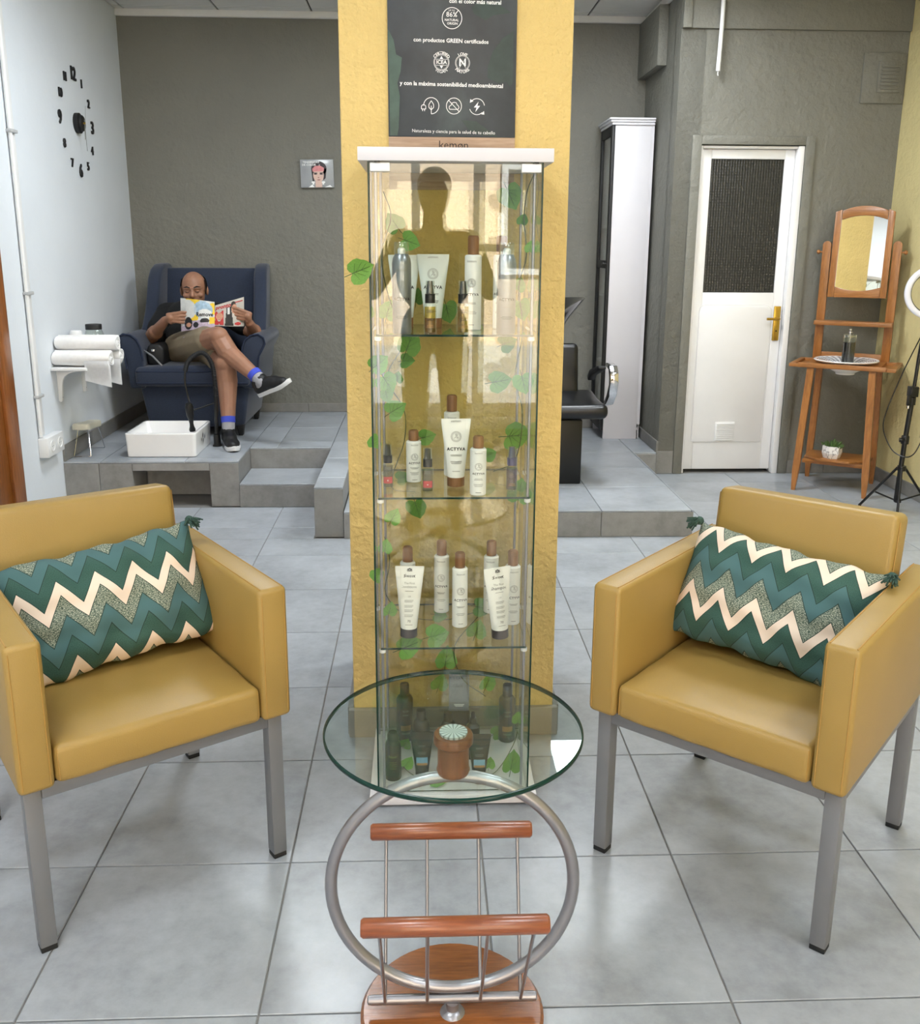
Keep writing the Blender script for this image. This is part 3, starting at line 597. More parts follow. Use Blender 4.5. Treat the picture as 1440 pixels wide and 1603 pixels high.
# ------------------------------------------------------------------ products in the cabinet
KM, AC = 'kemon', 'ACTYVA'
SILVER = mat('brushed_silver_can', (138, 143, 148), .3, .75, var=.03, stretch=(1, 1, .05), vs=200); MILK = mat('white_bottle_plastic', (232, 233, 230), .38, var=.01); MILKT = mat('soft_tube_plastic', (222, 230, 226), .4, var=.02)
AMBER = glass('amber_liquid', (.80, .66, .25), .05); CLEARB = glass('clear_bottle', (.93, .95, .93), .05); CLEARC = glass('clear_cap', (.93, .95, .94), .06); PURP = glass('purple_liquid', (.66, .60, .78), .05); GREYL = glass('grey_liquid', (.62, .62, .56), .05)
GREY_T = INKG; DARKB = mat('dark_bottle', (26, 29, 28), .35, var=.1); CHAR = mat('charcoal_cap', (50, 44, 47), .4, var=.05); REDL = mat('red_label', (172, 34, 34), .45); BLUEL = mat('blue_label', (104, 148, 178), .5, var=.2); BOXG = mat('grey_box', (92, 98, 112), .6); GOLD = mat('copper_label', (150, 112, 70), .4, .3); GREENP = mat('print_olive', (128, 144, 80), .5); LILAC = mat('lilac_plastic', (74, 72, 104), .35)
def seal(parent, z, r, bend, y=0.):
    s = r/.0115; p = ringp(0, 0, .0100*s, .0106*s, 26)+ringp(0, 0, .0072*s, .0076*s, 22)
    for k in range(18): a = 2*PI*k/18; p += linep([((.0080*s)*math.cos(a), .0080*s*math.sin(a)), (.0094*s*math.cos(a), .0094*s*math.sin(a))], .0012*s)
    p += linep([(-.0035*s, -.0035*s), (.0035*s, .004*s)], .0009*s)+ringp(.0028*s, -.002*s, .001*s, .002*s, 8)+ringp(0, .004*s, .001*s, .0019*s, 8)
    return flat('seal', p, INKG, parent, (0, y, z), None, bend)
def bars(parent, z, w, n, bend, m=None, y=0., h=.0011, gap=.0028, left=False):
    rr = random.Random(int(z*1e4)); p = []
    for k in range(n):
        ww = w*rr.uniform(.7, 1.); x0 = -w/2 if left else -ww/2; N = 5
        for q in range(N): p += rectp(x0+ww*q/N, x0+ww*(q+1)/N, -k*gap, -k*gap+h)
    return flat('small_print', p, m or INKG, parent, (0, y, z), None, bend)
def product(name, label, x, y, z, rz=0., group=None): return thing(name, label, name.split('_')[-1] if name.split('_')[-1] in ('bottle', 'can', 'tube', 'box') else 'bottle', (x, y, z+.0002), rz, group)
def shampoo(label, x, y, z, h=.215, r=.0203, rz=0., full=True):
    t = product('shampoo_bottle', label, x, y, z, rz, 'white cosmetic bottles with wooden caps'); hb = h*.80; rc = r*.66
    lathe('body', [(0, 0), (r-.002, 0), (r, .002), (r, hb-.004), (r-.003, hb-.0005), (rc, hb), (0, hb)], MILK, t); lathe('cap', [(0, hb), (rc, hb+.0005), (rc, h-.004), (rc-.003, h), (0, h)], W_CAP, t)
    text('lettering', KM, .0085 if h > .18 else .007, INKG, t, (0, 0, hb*.915), bend=r)
    if full:
        seal(t, hb*.63, .0115 if h > .18 else .010, r); text('lettering', AC, .0088 if h > .18 else .0075, INK, t, (0, 0, hb*.475), bend=r, bold=.03, space=1.15)
        bars(t, hb*.365, .024, 2, r); bars(t, hb*.25, .026, 3, r, h=.0009); bars(t, hb*.07, .016, 1, r, INK)
    return t
def spray(label, x, y, z, rz=0.):
    t = product('spray_can', label, x, y, z, rz, 'silver hairspray cans'); r = .0222
    lathe('body', [(0, 0), (r-.002, 0), (r, .003), (r, .160), (r-.002, .172), (r-.006, .180), (.015, .182), (0, .182)], SILVER, t, seg=32); lathe('nozzle', [(0, .182), (.009, .182), (.009, .192), (.005, .196), (0, .196)], PLASTIC_W, t)
    lathe('cap', [(.0168, .181), (.0172, .206), (.0155, .209), (0, .2092), (0, .2075), (.0148, .2075), (.0158, .181)], CLEARC, t)
    text('lettering', KM, .0095, INKG, t, (0, 0, .146), bend=r); seal(t, .109, .0125, r); text('lettering', AC, .0095, INK, t, (0, 0, .08), bend=r, bold=.03, space=1.15); bars(t, .062, .024, 1, r); bars(t, .041, .03, 3, r, INK, h=.0008); bars(t, .014, .018, 1, r)
    return t
def loft_tube_me(h, w, rb, z0, n=14, seg=24):
    bm = bmesh.new(); R_ = []
    for i in range(n+1):
        s = i/n; z = z0+(h-z0)*s; s2 = min(1, s/.95); a = rb+(w/2-rb)*s2**1.05; b = rb+(.0012-rb)*s2**1.25
        R_.append([bm.verts.new((a*math.cos(2*PI*k/seg), b*math.sin(2*PI*k/seg), z)) for k in range(seg)])
    for A, B in zip(R_[:-1], R_[1:]):
        for k in range(seg): bm.faces.new((A[k], A[(k+1) % seg], B[(k+1) % seg], B[k]))
    bm.faces.new(R_[0]); bm.faces.new(R_[-1]); return bm_mesh(bm, 'tube_body', True, 50)
def ctube(label, x, y, z, h, w, m, mc, rb=.0215, capr=.022, hc=.024, rz=0., group='cream tubes in the cabinet', kind='actyva', lean=0.):
    t = product('cream_tube', label, x, y, z, rz, group)
    if lean: t.rotation_euler = (0, lean, rz)
    lathe('cap', [(0, 0), (capr-.001, 0), (capr, .001), (capr, hc-.001), (capr-.001, hc), (0, hc)], mc, t); new_obj('body', loft_tube_me(h, w, rb, hc), m, t)
    zf = lambda f: hc+(h-hc)*f; yf = lambda f: -(rb+(.0012-rb)*min(1, f/.95)**1.25); B = .06
    def put(fn, f): o = fn(); o.location = (0, yf(f)+B-.0004, zf(f)); o.rotation_euler = (-math.atan2(rb*1.2, h-hc)*.9, 0, 0); return o
    if kind == 'actyva':
        put(lambda: text('lettering', KM, .0095, INKG, t, (0, 0, 0), bend=B), .9); put(lambda: seal(t, 0, .0145, B), .64); put(lambda: text('lettering', AC, .011, INK, t, (0, 0, 0), bend=B, bold=.03, space=1.15), .43)
        put(lambda: bars(t, 0, .03, 2, B), .33); put(lambda: bars(t, 0, .03, 3, B, INK, h=.0009), .22); put(lambda: bars(t, 0, .02, 1, B, INK), .05)
    elif kind in ('Shampoo', 'Conditioner'):
        put(lambda: flat('crown', ringp(0, .004, .0028, .0038, 14)+linep([(-.006, .0), (-.005, .006), (-.0025, .002), (0, .008), (.0025, .002), (.005, .006), (.006, 0), (-.006, 0)], .0012), INK, t, (0, 0, 0), None, B), .875)
        put(lambda: text('lettering', 'Sweet', .012, INK, t, (0, 0, 0), bend=B, shear=.2), .80)
        put(lambda: flat('scroll', ringp(-.014, 0, .0018, .0032, 12)+ringp(.014, 0, .0018, .0032, 12), INK, t, (0, 0, 0), None, B), .795)
        o = put(lambda: text('lettering', 'The First', .0075, INKG, t, (0, 0, 0), bend=B), .685); put(lambda: text('lettering', kind, .0118 if kind == 'Shampoo' else .0095, INK if kind == 'Shampoo' else INKG, t, (0, 0, 0), bend=B), .63)
        put(lambda: bars(t, 0, .022, 1, B), .56); put(lambda: text('lettering', '1.0', .006, INKG, t, (0, 0, 0), bend=B), .48)
        for f in (.42, .34, .27, .19): put(lambda: bars(t, 0, .024, 3, B, INKG, h=.0008, gap=.0024, left=True), f)
        put(lambda: text('lettering', '70', .009, INK, t, (0, 0, 0), bend=B), .09); put(lambda: bars(t, 0, .02, 1, B), .03)
    else:
        put(lambda: bars(t, 0, .02, 2, B), .6); put(lambda: bars(t, 0, .024, 3, B, h=.0008), .45); o = put(lambda: flat('label', rectp(-.015, -.005, 0, .02)+rectp(-.005, .005, 0, .02)+rectp(.005, .015, 0, .02), BLUEL, t, (0, 0, 0), None, B), .16); put(lambda: flat('label', rectp(-.014, 0, 0, .006)+rectp(0, .014, 0, .006), GOLD, t, (0, 0, 0), None, B), .15).location.y -= .0005
    return t
def serum(label, x, y, z, liq, h=.118, r=.0152, red=False, pump=None, rz=0.):
    pump = pump or BLACK
    t = product('serum_bottle', label, x, y, z, rz, 'small pump serum bottles'); hb = h*.58
    lathe('body', [(0, 0), (r-.001, 0), (r, .002), (r, hb-.005), (r*.72, hb-.001), (r*.72, hb), (0, hb)], CLEARB, t); lathe('liquid', [(0, .004), (r-.0022, .004), (r-.0022, hb-.008), (0, hb-.008)], liq, t)
    lathe('collar', [(0, hb), (r*.78, hb), (r*.78, hb+h*.17), (r*.7, hb+h*.175), (0, hb+h*.175)], pump, t); lathe('pump', [(0, hb+h*.175), (r*.58, hb+h*.175), (r*.42, h-.003), (r*.36, h-.0005), (0, h-.0005)], pump, t)
    lathe('cap', [(r*.70, hb+h*.176), (r*.66, h), (0, h+.0008), (0, h), (r*.62, h-.0006), (r*.67, hb+h*.176)], CLEARC, t, seg=16)
    if red:
        flat('label', sum([rectp(-.012+.004*k, -.008+.004*k, .0, .017) for k in range(6)], []), REDL, t, (0, 0, .014), None, r); text('lettering', 'e', .008, PRINTW, t, (0, -.0004, .0225), bend=r); bars(t, .055, .018, 3, r, INKG, h=.0009)
    else: bars(t, .055, .018, 3, r, INK, h=.0009); bars(t, .034, .02, 2, r, INK); bars(t, .02, .02, 3, r, GOLD)
    return t
def base_at(px, py, z, r): p = atz(px, py, z); return p.x, p.y+r
def top_h(px, py, y, z): return at(px, py, y).z-z
z1, z2, z3, z4 = SZ[0], SZ[1], SZ[2], .034
spray('silver hairspray can at the left of the top shelf', -.043, 2.225, z1); spray('silver hairspray can at the right of the top shelf', .200, 2.218, z1)
ctube('white cream tube half hidden behind the left hairspray can', -.040, 2.405, z1, .178, .08, MILKT, W_CAP, rz=.1); ctube('white cream tube beside the left hairspray can on the top shelf', .032, 2.395, z1, .180, .08, MILKT, W_CAP, rz=-.06)
serum('small golden serum bottle before the white tube on the top shelf', .0225, 2.222, z1, AMBER, .122); serum('small golden serum bottle before the tall white bottle on the top shelf', .0995, 2.222, z1, AMBER, .122, rz=.2)
shampoo('tall white bottle with wooden cap on the top shelf, in full view', .1285, 2.33, z1, .225, .0205, rz=-.25); shampoo('tall white bottle half hidden behind the right hairspray can', .200, 2.36, z1, .225, .0205, rz=-.2)
serum('small serum bottle with red label at the left end of the second shelf', -.083, 2.295, z2, GREYL, .112, .0142, True); serum('small serum bottle with red label in front of the short white bottle', .016, 2.250, z2, GREYL, .112, .0145, True)
shampoo('short white bottle with wooden cap, left on the second shelf', -.019, 2.360, z2, .135, .0195, rz=.15); shampoo('short white bottle with wooden cap, right on the second shelf', .139, 2.226, z2, .146, .0200)
shampoo('tall white bottle behind the big tube on the second shelf', .081, 2.425, z2, .215, .0205, full=False); ctube('big white tube with wooden cap in the middle of the second shelf', .088, 2.315, z2, .172, .074, MILK, W_CAP)
serum('small lilac serum bottle at the right end of the second shelf', .225, 2.262, z2, PURP, .112, .0152, False, LILAC)
shampoo('white bottle behind the conditioner tube on the third shelf', -.037, 2.39, z3, .205, .0205, full=False, rz=.2); ctube('white Conditioner tube with dark cap on the third shelf', -.034, 2.275, z3, .190, .074, MILK, CHAR, kind='Conditioner', lean=.02)
shampoo('white bottle with wooden cap, left of the middle pair on the third shelf', .055, 2.442, z3, .205, .0205, rz=-.1); shampoo('white bottle with wooden cap, right of the middle pair on the third shelf', .101, 2.338, z3, .205, .0205, rz=.1)
shampoo('white bottle half hidden behind the shampoo tube on the third shelf', .191, 2.435, z3, .205, .0205, rz=-.2); ctube('white Shampoo tube with dark cap leaning on the third shelf', .203, 2.262, z3, .190, .072, MILK, CHAR, kind='Shampoo', lean=-.06, rz=.25)
shampoo('white bottle at the right end of the third shelf', .242, 2.352, z3, .205, .0205, rz=.1)
def dark_bottle(label, x, y, h, r, neck=.4, lab=True, rz=0.):
    t = product('black_bottle', label, x, y, z4, rz, 'black bottles on the cabinet floor'); hb = h*.80
    lathe('body', [(0, 0), (r-.002, 0), (r, .003), (r, hb-.012), (r-.004, hb-.004), (r*.62, hb), (0, hb)], DARKB, t); lathe('cap', [(0, hb), (r*.55, hb), (r*.55, h-.003), (r*.5, h), (0, h)], BLACKM, t)
    text('lettering', 'NOIR', .008, INKG, t, (0, 0, hb*.70), bend=r); bars(t, hb*.62, .02, 2, r)
    if lab: flat('label', sum([rectp(-.015+.005*k, -.01+.005*k, 0, .016) for k in range(6)], []), GOLD, t, (0, 0, hb*.26), None, r); bars(t, hb*.20, .026, 2, r)
    return t
dark_bottle('black bottle with copper label, back left of the cabinet floor', -.050, 2.462, .172, .024, rz=.15); dark_bottle('black bottle with copper label, back right of the cabinet floor', .243, 2.448, .172, .024)
dark_bottle('shorter plain black bottle behind the left black tube', -.003, 2.375, .135, .024, lab=False); dark_bottle('plain black bottle hidden behind the wooden table post', .072, 2.385, .12, .022, lab=False)
t = product('black_spray_bottle', 'slim black spray bottle at the front left of the cabinet floor', -.078, 2.258, z4); lathe('body', [(0, 0), (.021, 0), (.022, .003), (.022, .085), (.019, .105), (.015, .112), (0, .112)], DARKB, t); lathe('cap', [(0, .112), (.0152, .112), (.0152, .128), (.011, .134), (0, .135)], BLACK, t)
text('lettering', 'Noir', .012, GREENP, t, (0, 0, .072), bend=.022); bars(t, .10, .012, 1, .018, PRINTW); bars(t, .055, .022, 4, .022, GREENP, h=.0009, gap=.006)
t = product('black_pump_bottle', 'slim black pump bottle behind the right black tube', .140, 2.355, z4); lathe('body', [(0, 0), (.018, 0), (.019, .003), (.019, .095), (.01, .104), (0, .104)], DARKB, t); lathe('pump', [(0, .104), (.011, .104), (.011, .118), (.006, .12), (.0055, .134), (.004, .136), (0, .136)], BLACK, t)
ctube('black tube with blue label, left on the cabinet floor', -.001, 2.248, z4, .138, .062, DARKB, BLACKM, .0175, .0175, .022, kind='dark'); ctube('black tube with blue label, right on the cabinet floor', .150, 2.232, z4, .138, .062, DARKB, BLACKM, .0175, .0175, .022, kind='dark')
t = product('gift_box', 'grey upright box standing behind the wooden table post', .105, 2.452, z4); box('carton', (-.028, -.02, 0), (.028, .02, .205), BOXG, t, .001); box('shoulder', (-.022, -.015, .205), (.022, .015, .212), BOXG, t, .003); text('lettering', 'NOIR', .009, INK, t, (0, -.0202, .175)); bars(t, .12, .03, 3, 0, PRINTW, y=-.0202)
flat('label', rectp(-.018, .018, .045, .075), GOLD, t, (0, -.0203, 0)); box('tray', (-.03, -.022, 0), (.03, -.0201, .1), DARKB, t)

# ------------------------------------------------------------------ ivy
def leaf_me(seed):
    """heart shaped blade about the z axis, notch at the bottom, tip on top, with raised veins and a stalk"""
    rr = random.Random(seed); half = [(0, -.26), (.10, -.37), (.24, -.42), (.38, -.37), (.47, -.25), (.50, -.10), (.475, .05), (.41, .19), (.33, .30), (.23, .41), (.12, .50), (.0, .62)]
    half = [(x*(1+.05*math.sin(4*i+seed)), z) for i, (x, z) in enumerate(half)]; N = len(half)-1; bm = bmesh.new()
    h = lambda x, z: -.16*abs(x)+.06*z*z+.03*math.sin(7*z+seed)*abs(x)
    zm = [-.26+.88*i/N for i in range(N+1)]; mid = [bm.verts.new((0, h(0, z), z)) for z in zm]
    for s in (-1, 1):
        prev = mid
        for f in (.5, 1.):
            cur = [mid[i] if i in (0, N) else bm.verts.new((s*x*f, h(x*f, z), zm[i]*(1-f)+z*f)) for i, (x, z) in enumerate(half)]
            for i in range(N):
                q2 = []
                for v in (prev[i], prev[i+1], cur[i+1], cur[i]):
                    if v not in q2: q2.append(v)
                if len(q2) > 2: bm.faces.new(q2)
            prev = cur
    for f in bm.faces: f.material_index = 0
    n0 = len(bm.faces)
    add_tube(bm, [(0, h(0, .45)-.008, .45), (0, h(0, .1)-.012, .1), (0, -.006, -.26), (.02, .03, -.6)], [.007, .012, .018, .014], 5)
    for s in (-1, 1):
        for z0, x1, z1 in ((-.22, .34, -.08), (-.15, .27, .18), (.08, .17, .34)): add_tube(bm, [(0, h(0, z0)-.010, z0), (s*x1*.5, h(x1*.5, (z0+z1)/2)-.010, (z0+z1)/2), (s*x1, h(x1, z1)-.006, z1)], [.008, .007, .004], 4)
    bm.faces.ensure_lookup_table()
    for f in bm.faces[n0:]: f.material_index = 1
    return bm_mesh(bm, 'leaf', True)
LEAVES = [leaf_me(s) for s in (1, 2, 3)]
VEIN = mat('ivy_vein', (58, 84, 34), .6)
for m_ in LEAVES: m_.materials.append(LEAF); m_.materials.append(VEIN)
def garland(label, stem, leaves, seed):
    t = thing('ivy_garland', label, 'ivy', (0, 0, 0), 0, 'ivy garlands in the cabinet'); rr = random.Random(seed)
    tube('stem', spline(stem, 5), .0013, STEM, t, 5)
    for px, py, rad, Y, ang in leaves:
        p = at(px, py, Y) if Y > 0 else atz(px, py, -Y); s = 2*rad*mpp(p)*.95
        o = new_obj('leaf', LEAVES[rr.randrange(3)], None, t, p)
        e = Matrix.Rotation(rr.uniform(-.5, .5), 3, 'Z') @ Matrix.Rotation((rr.uniform(-.35, .25) if Y > 0 else -1.35), 3, 'X') @ Matrix.Rotation(ang, 3, 'Y')
        o.rotation_euler = e.to_euler(); o.scale = (s, s, s)
    return t
SL = [at(600, 300, 2.3), at(612, 340, 2.35), at(597, 400, 2.28), at(610, 470, 2.3), at(634, 530, 2.4), at(606, 590, 2.3), at(632, 640, 2.4), at(633, 690, 2.4), at(612, 760, 2.3), at(650, 770, 2.4)]
garland('ivy garland down the left side of the cabinet', SL, [(562, 424, 22, 2.15, 1.2), (618, 350, 17, 2.36, -.6), (640, 378, 17, 2.36, 1.9), (607, 488, 17, 2.4, .3), (652, 466, 14, 2.46, .1), (700, 486, 18, 2.44, 2.9), (640, 538, 22, 2.38, .4), (592, 570, 17, 2.25, .9), (636, 565, 13, 2.4, 1.5), (605, 598, 18, 2.3, 2.6), (622, 592, 10, 2.36, .2), (618, 642, 18, 2.38, 1.), (605, 618, 12, 2.3, 2.9), (667, 684, 14, 2.44, 1.3), (586, 692, 12, 2.24, .2), (629, 748, 12, 2.4, 1.2)], 11)
garland('ivy garland down the right side of the cabinet', [at(838, 268, 2.3), at(825, 300, 2.35), at(820, 345, 2.4), at(824, 400, 2.3), at(812, 450, 2.4), at(818, 520, 2.35), at(806, 590, 2.4), at(818, 650, 2.3), at(806, 720, 2.4), at(772, 738, 2.4)],
        [(798, 306, 21, 2.36, 2.7), (818, 345, 10, 2.42, .2), (830, 388, 10, 2.3, .1), (812, 447, 12, 2.45, .3), (816, 482, 18, 2.42, 2.9), (747, 515, 10, 2.45, 1.5), (793, 537, 16, 2.4, 1.2), (780, 597, 19, 2.42, 1.4), (819, 598, 18, 2.32, 2.9), (806, 682, 25, 2.40, 1.6), (813, 772, 21, 2.3, .2), (766, 712, 12, 2.46, 1.3)], 12)
garland('ivy garland winding behind the bottles of the third shelf', [at(602, 840, 2.3), at(610, 880, 2.3), at(604, 930, 2.35), at(640, 965, 2.45), at(700, 970, 2.47), at(750, 960, 2.46), at(712, 1010, 2.44), at(722, 1060, 2.4), at(760, 1090, 2.45)],
        [(652, 794, 18, 2.4, 2.9), (615, 810, 14, 2.3, .5), (603, 857, 12, 2.28, .2), (590, 900, 12, 2.3, 2.9), (753, 951, 16, 2.46, 1.6), (687, 963, 12, 2.46, 1.8), (682, 995, 20, 2.3, 1.5), (638, 1012, 22, 2.3, 1.3), (698, 1032, 19, 2.44, .2), (746, 987, 17, 2.45, .3), (763, 1069, 16, 2.46, .4), (688, 1070, 15, 2.46, .3), (610, 955, 13, 2.3, .2)], 13)
garland('ivy garland lying on the cabinet floor among black bottles', [atz(622, 1190, .05), atz(650, 1215, .04), atz(700, 1222, .04), atz(760, 1215, .04), atz(783, 1200, .045), atz(806, 1160, .06), atz(812, 1130, .08)],
        [(637, 1195, 12, 2.26, .6), (801, 1195, 19, 2.235, .3), (684, 1224, 14, -.042, 1.4), (766, 1196, 10, 2.25, .2), (778, 1146, 13, 2.45, 1.2), (634, 1165, 11, 2.4, .5), (744, 1180, 10, 2.36, .2), (812, 1125, 12, 2.42, .3)], 14)

# ------------------------------------------------------------------ poster on the pillar
po = thing('poster', 'dark leafy advertising poster with white icons on the yellow pillar', 'poster', (0, 2.5455, 0))
PM = NT('poster_print'); co = PM.coords((1, 1, 1)); n = PM.noise(co, 5., 5, .6); PB = PM.bsdf(Base_Color=PM.ramp(n, [(.35, lin((34, 40, 46))), (.6, lin((52, 60, 66))), (.75, lin((70, 82, 84)))]), Roughness=.45)
box('sheet', (-.079, -.006, 1.69), (.2445, 0, 2.52), PM.m, po, .0008); box('wood_strip', (-.079, -.006, 1.56), (.2445, 0, 1.6895), W_STRIP, po, .0008)
def pz(px, py): p = at(px, py, 2.539); return p.x, p.z
PL = mat('print_leaf', (62, 84, 76), .5, var=.2, vs=25); PL2 = mat('print_leaf_dark', (44, 60, 56), .5, var=.25, vs=25)
def pleaf(pts, m): flat('printed_leaf', [[pz(*p) for p in pts]], m, po, (0, -.0062, 0))
pleaf([(607, 45), (616, 62), (620, 85), (629, 90), (627, 112), (622, 130), (626, 150), (624, 200), (622, 212), (611, 212), (609, 120)], PL)
pleaf([(804, 48), (787, 60), (772, 80), (763, 105), (763, 122), (780, 130), (793, 128), (798, 136), (803, 130)], PL2); pleaf([(800, 20), (775, 2), (748, 4), (738, 12), (742, 22), (760, 32), (772, 24)], PL2); pleaf([(722, 188), (745, 190), (766, 205), (780, 214), (752, 212), (735, 205)], PL2)
def ptext(s, px, py, size, **k): x, z = pz(px, py); text('lettering', s, size, PRINTW, po, (x, -.0063, z), (0, .018, 0), **k)
ptext('con el color más natural', 744, 3, .0132, bold=.02); ptext('con productos GREEN certificados', 706, 64, .0132, bold=.02); ptext('y con la máxima sostenibilidad medioambiental', 707, 132.5, .0138, bold=.02); ptext('Naturaleza y ciencia para la salud de tu cabello', 710, 206.5, .0113); 
ptext('UP TO', 707, 16.5, .0055); ptext('86%', 707, 23, .0165); ptext('NATURAL', 707, 31.5, .0078, bold=.01); ptext('ORIGIN', 708, 37, .0078, bold=.01)
def pflat(nm, px, py, polys): x, z = pz(px, py); flat(nm, polys, PRINTW, po, (x, -.0063, z))
LW = .0016
pflat('origin_circle', 707.5, 28.5, ringp(0, 0, .0236, .0252, 40)+linep([(.004, .003), (.016, .019)], LW))
pflat('vegan_seal', 691, 97.5, ringp(0, 0, .0185, .0196, 36)+ringp(0, 0, .0165, .0171, 36)+linep([(-.014, .007), (.014, .007)], .0008)+linep([(-.014, -.007), (.014, -.007)], .0008)+[[(0, .015), (.004, .008), (-.004, .008)], [(0, -.015), (.004, -.008), (-.004, -.008)]])
ptext('ICEA', 691, 97.5, .0125, bold=.02); ptext('CERTIFIED', 691, 97.5, .0098, bold=.02, arcr=.0215); ptext('VEGAN', 691, 97.5, .0098, arcr=-.0225)
pflat('nature_seal', 724, 98.5, ringp(0, 0, .0175, .0185, 36)+ringp(0, 0, .0155, .016, 36)+linep([(-.008, .012), (.008, -.012)], .0008)+linep([(.008, .012), (-.008, -.012)], .0008)); ptext('N', 724, 98.5, .024, bold=.03); ptext('LOVE', 724, 98.5, .0098, bold=.02, arcr=.0205); ptext('NATURE', 724, 98.5, .0098, bold=.02, arcr=-.0215)
pflat('leaf_plug_icon', 675, 165.5, ringp(0, 0, .0186, .0202, 30, -PI/2, PI*1.0)+linep([(0, .012), (.006, .003), (.006, -.004), (0, -.010), (-.006, -.004), (-.006, .003), (0, .012)], LW)+linep([(0, .0), (0, -.0194)], LW)+linep([(-.025, -.008), (-.014, -.008), (-.014, -.001), (-.017, .002), (-.022, .002), (-.025, -.001), (-.025, -.008)], LW)+linep([(-.022, -.008), (-.022, -.013)], LW)+linep([(-.017, -.008), (-.017, -.013)], LW))
pflat('no_cloud_icon', 710.5, 166, ringp(0, 0, .0184, .02, 36)+linep([(-.0135, .0135), (.0135, -.0135)], LW)+linep([(-.010, -.008), (.010, -.008), (.013, -.004), (.011, .001), (.008, .003), (.006, .008), (0, .009), (-.005, .007), (-.007, .002), (-.012, -.001), (-.012, -.006), (-.010, -.008)], LW))
pflat('energy_icon', 746.5, 167, ringp(0, 0, .0184, .02, 18, .15, PI*.75)+ringp(0, 0, .0184, .02, 18, PI*1.1, PI*1.75)+[[(.004, .012), (-.008, -.002), (-.001, -.002), (-.004, -.013), (.008, .002), (.001, .002)]]+[[(-.017, .018), (-.009, .013), (-.018, .009)], [(.018, -.010), (.011, -.018), (.019, -.019)]])
x, z = pz(710, 227.5); text('lettering', 'kemøn', .028, mat('brown_ink', (52, 42, 38), .6), po, (x, -.0063, z), (0, .01, 0))

# ------------------------------------------------------------------ left wall: clock, conduits, socket, shelf, towels
ck = thing('wall_clock', 'black adhesive numeral wall clock on the white wall', 'clock', (XL, 5.758, 2.085), -PI/2)   # local x runs away from the viewer along the wall, -y out of it
ck.rotation_euler = (0, 0, PI/2)
for k in range(1, 13):
    a = PI/2-2*PI*k/12; big = k in (3, 6, 9, 12); rx = .26
    cu = text_me(str(k), .10 if big else .066, bold=.018, space=.85)
    bm = bmesh.new(); bm.from_mesh(cu); g = bmesh.ops.extrude_face_region(bm, geom=bm.faces[:])
    bmesh.ops.translate(bm, vec=(0, -.008, 0), verts=[v for v in g['geom'] if isinstance(v, bmesh.types.BMVert)])
    o = new_obj('numeral', bm_mesh(bm, 'numeral'), BLACKM, ck, (rx*math.cos(a), 0, .262*math.sin(a)))
hub = new_obj('hub', lathe_me([(0, 0), (.056, 0), (.056, .022), (.05, .026), (.044, .026), (.044, .036), (.04, .04), (0, .041)], 32), BLACKM, ck, (0, 0, 0), (PI/2, 0, 0))
new_obj('spindle', lathe_me([(0, 0), (.006, 0), (.006, .01), (0, .011)], 12), BRASS, ck, (0, -.041, 0), (PI/2, 0, 0))
for nm, L, ang in (('minute_hand', .15, -.05), ('hour_hand', .09, .14)):
    prism(nm, [(-.0025, .02), (.0025, .02), (.0015, -L), (-.0015, -L)], -.048, -.046, 'xz', INKG, ck, rot=(0, ang, 0))
prism('second_hand', [(-.001, -.03), (.001, -.03), (.0006, .10), (-.0006, .10)], -.051, -.050, 'xz', INKG, ck, rot=(0, .25, 0))
cd = thing('wall_conduit', 'pair of white cable conduits running down the white wall to the socket', 'conduit', (XL, 4.83, 0))
tube('round_pipe', [(.014, -.035, .455), (.014, -.035, 1.6), (.014, -.035, ZC-.015)], .010, PLASTIC_W, cd, 10); box('flat_trunking', (0, -.02, .46), (.014, .018, ZC-.015), PLASTIC_W, cd, .002)
for z in (.655, 1.17, 1.93): box('clamp', (0, -.05, z), (.028, .024, z+.016), mat('grey_clamp', (176, 178, 180), .5), cd, .003)
sk = thing('wall_socket', 'white double surface socket box low on the white wall', 'socket', (XL, 4.89, .40)); box('housing', (0, -.11, -.052), (.05, .11, .05), PLASTIC_W, sk, .005)
for y in (-.05, .05):
    rg = lathe('outlet', [(0, .0002), (.030, .0002), (.030, .004), (.025, .004), (.023, .0012), (0, .0012)], PLASTIC_W, sk, (.05, y, 0), 24, (0, PI/2, 0))
    for dy in (-.009, .009): lathe('pin_hole', [(0, 0), (.0025, 0), (.0025, .0006), (0, .0006)], BLACK, rg, (0, dy, .0013), 8)
sh = thing('wall_shelf', 'small white wall shelf on two brackets holding rolled towels', 'shelf', (XL, 5.03, .78)); box('board', (0, 0, -.016), (.19, .63, 0), PLASTIC_W, sh, .003)
for y in (.09, .46):
    b_ = prism('bracket', [(0, -.016), (.16, -.016), (.158, -.026)]+[(v.x, v.z) for v in bez((.14, 0, -.028), (.06, 0, -.03), (.03, 0, -.05), (.026, 0, -.10), 6)]+[(.018, -.19), (.008, -.195), (0, -.19)], y-.01, y+.01, 'xz', PLASTIC_W, sh, .002)
    lathe('screw', [(0, 0), (.004, 0), (.003, .0015), (0, .0015)], STEEL, b_, (.0185, y, -.17), 8, (0, PI/2, 0))
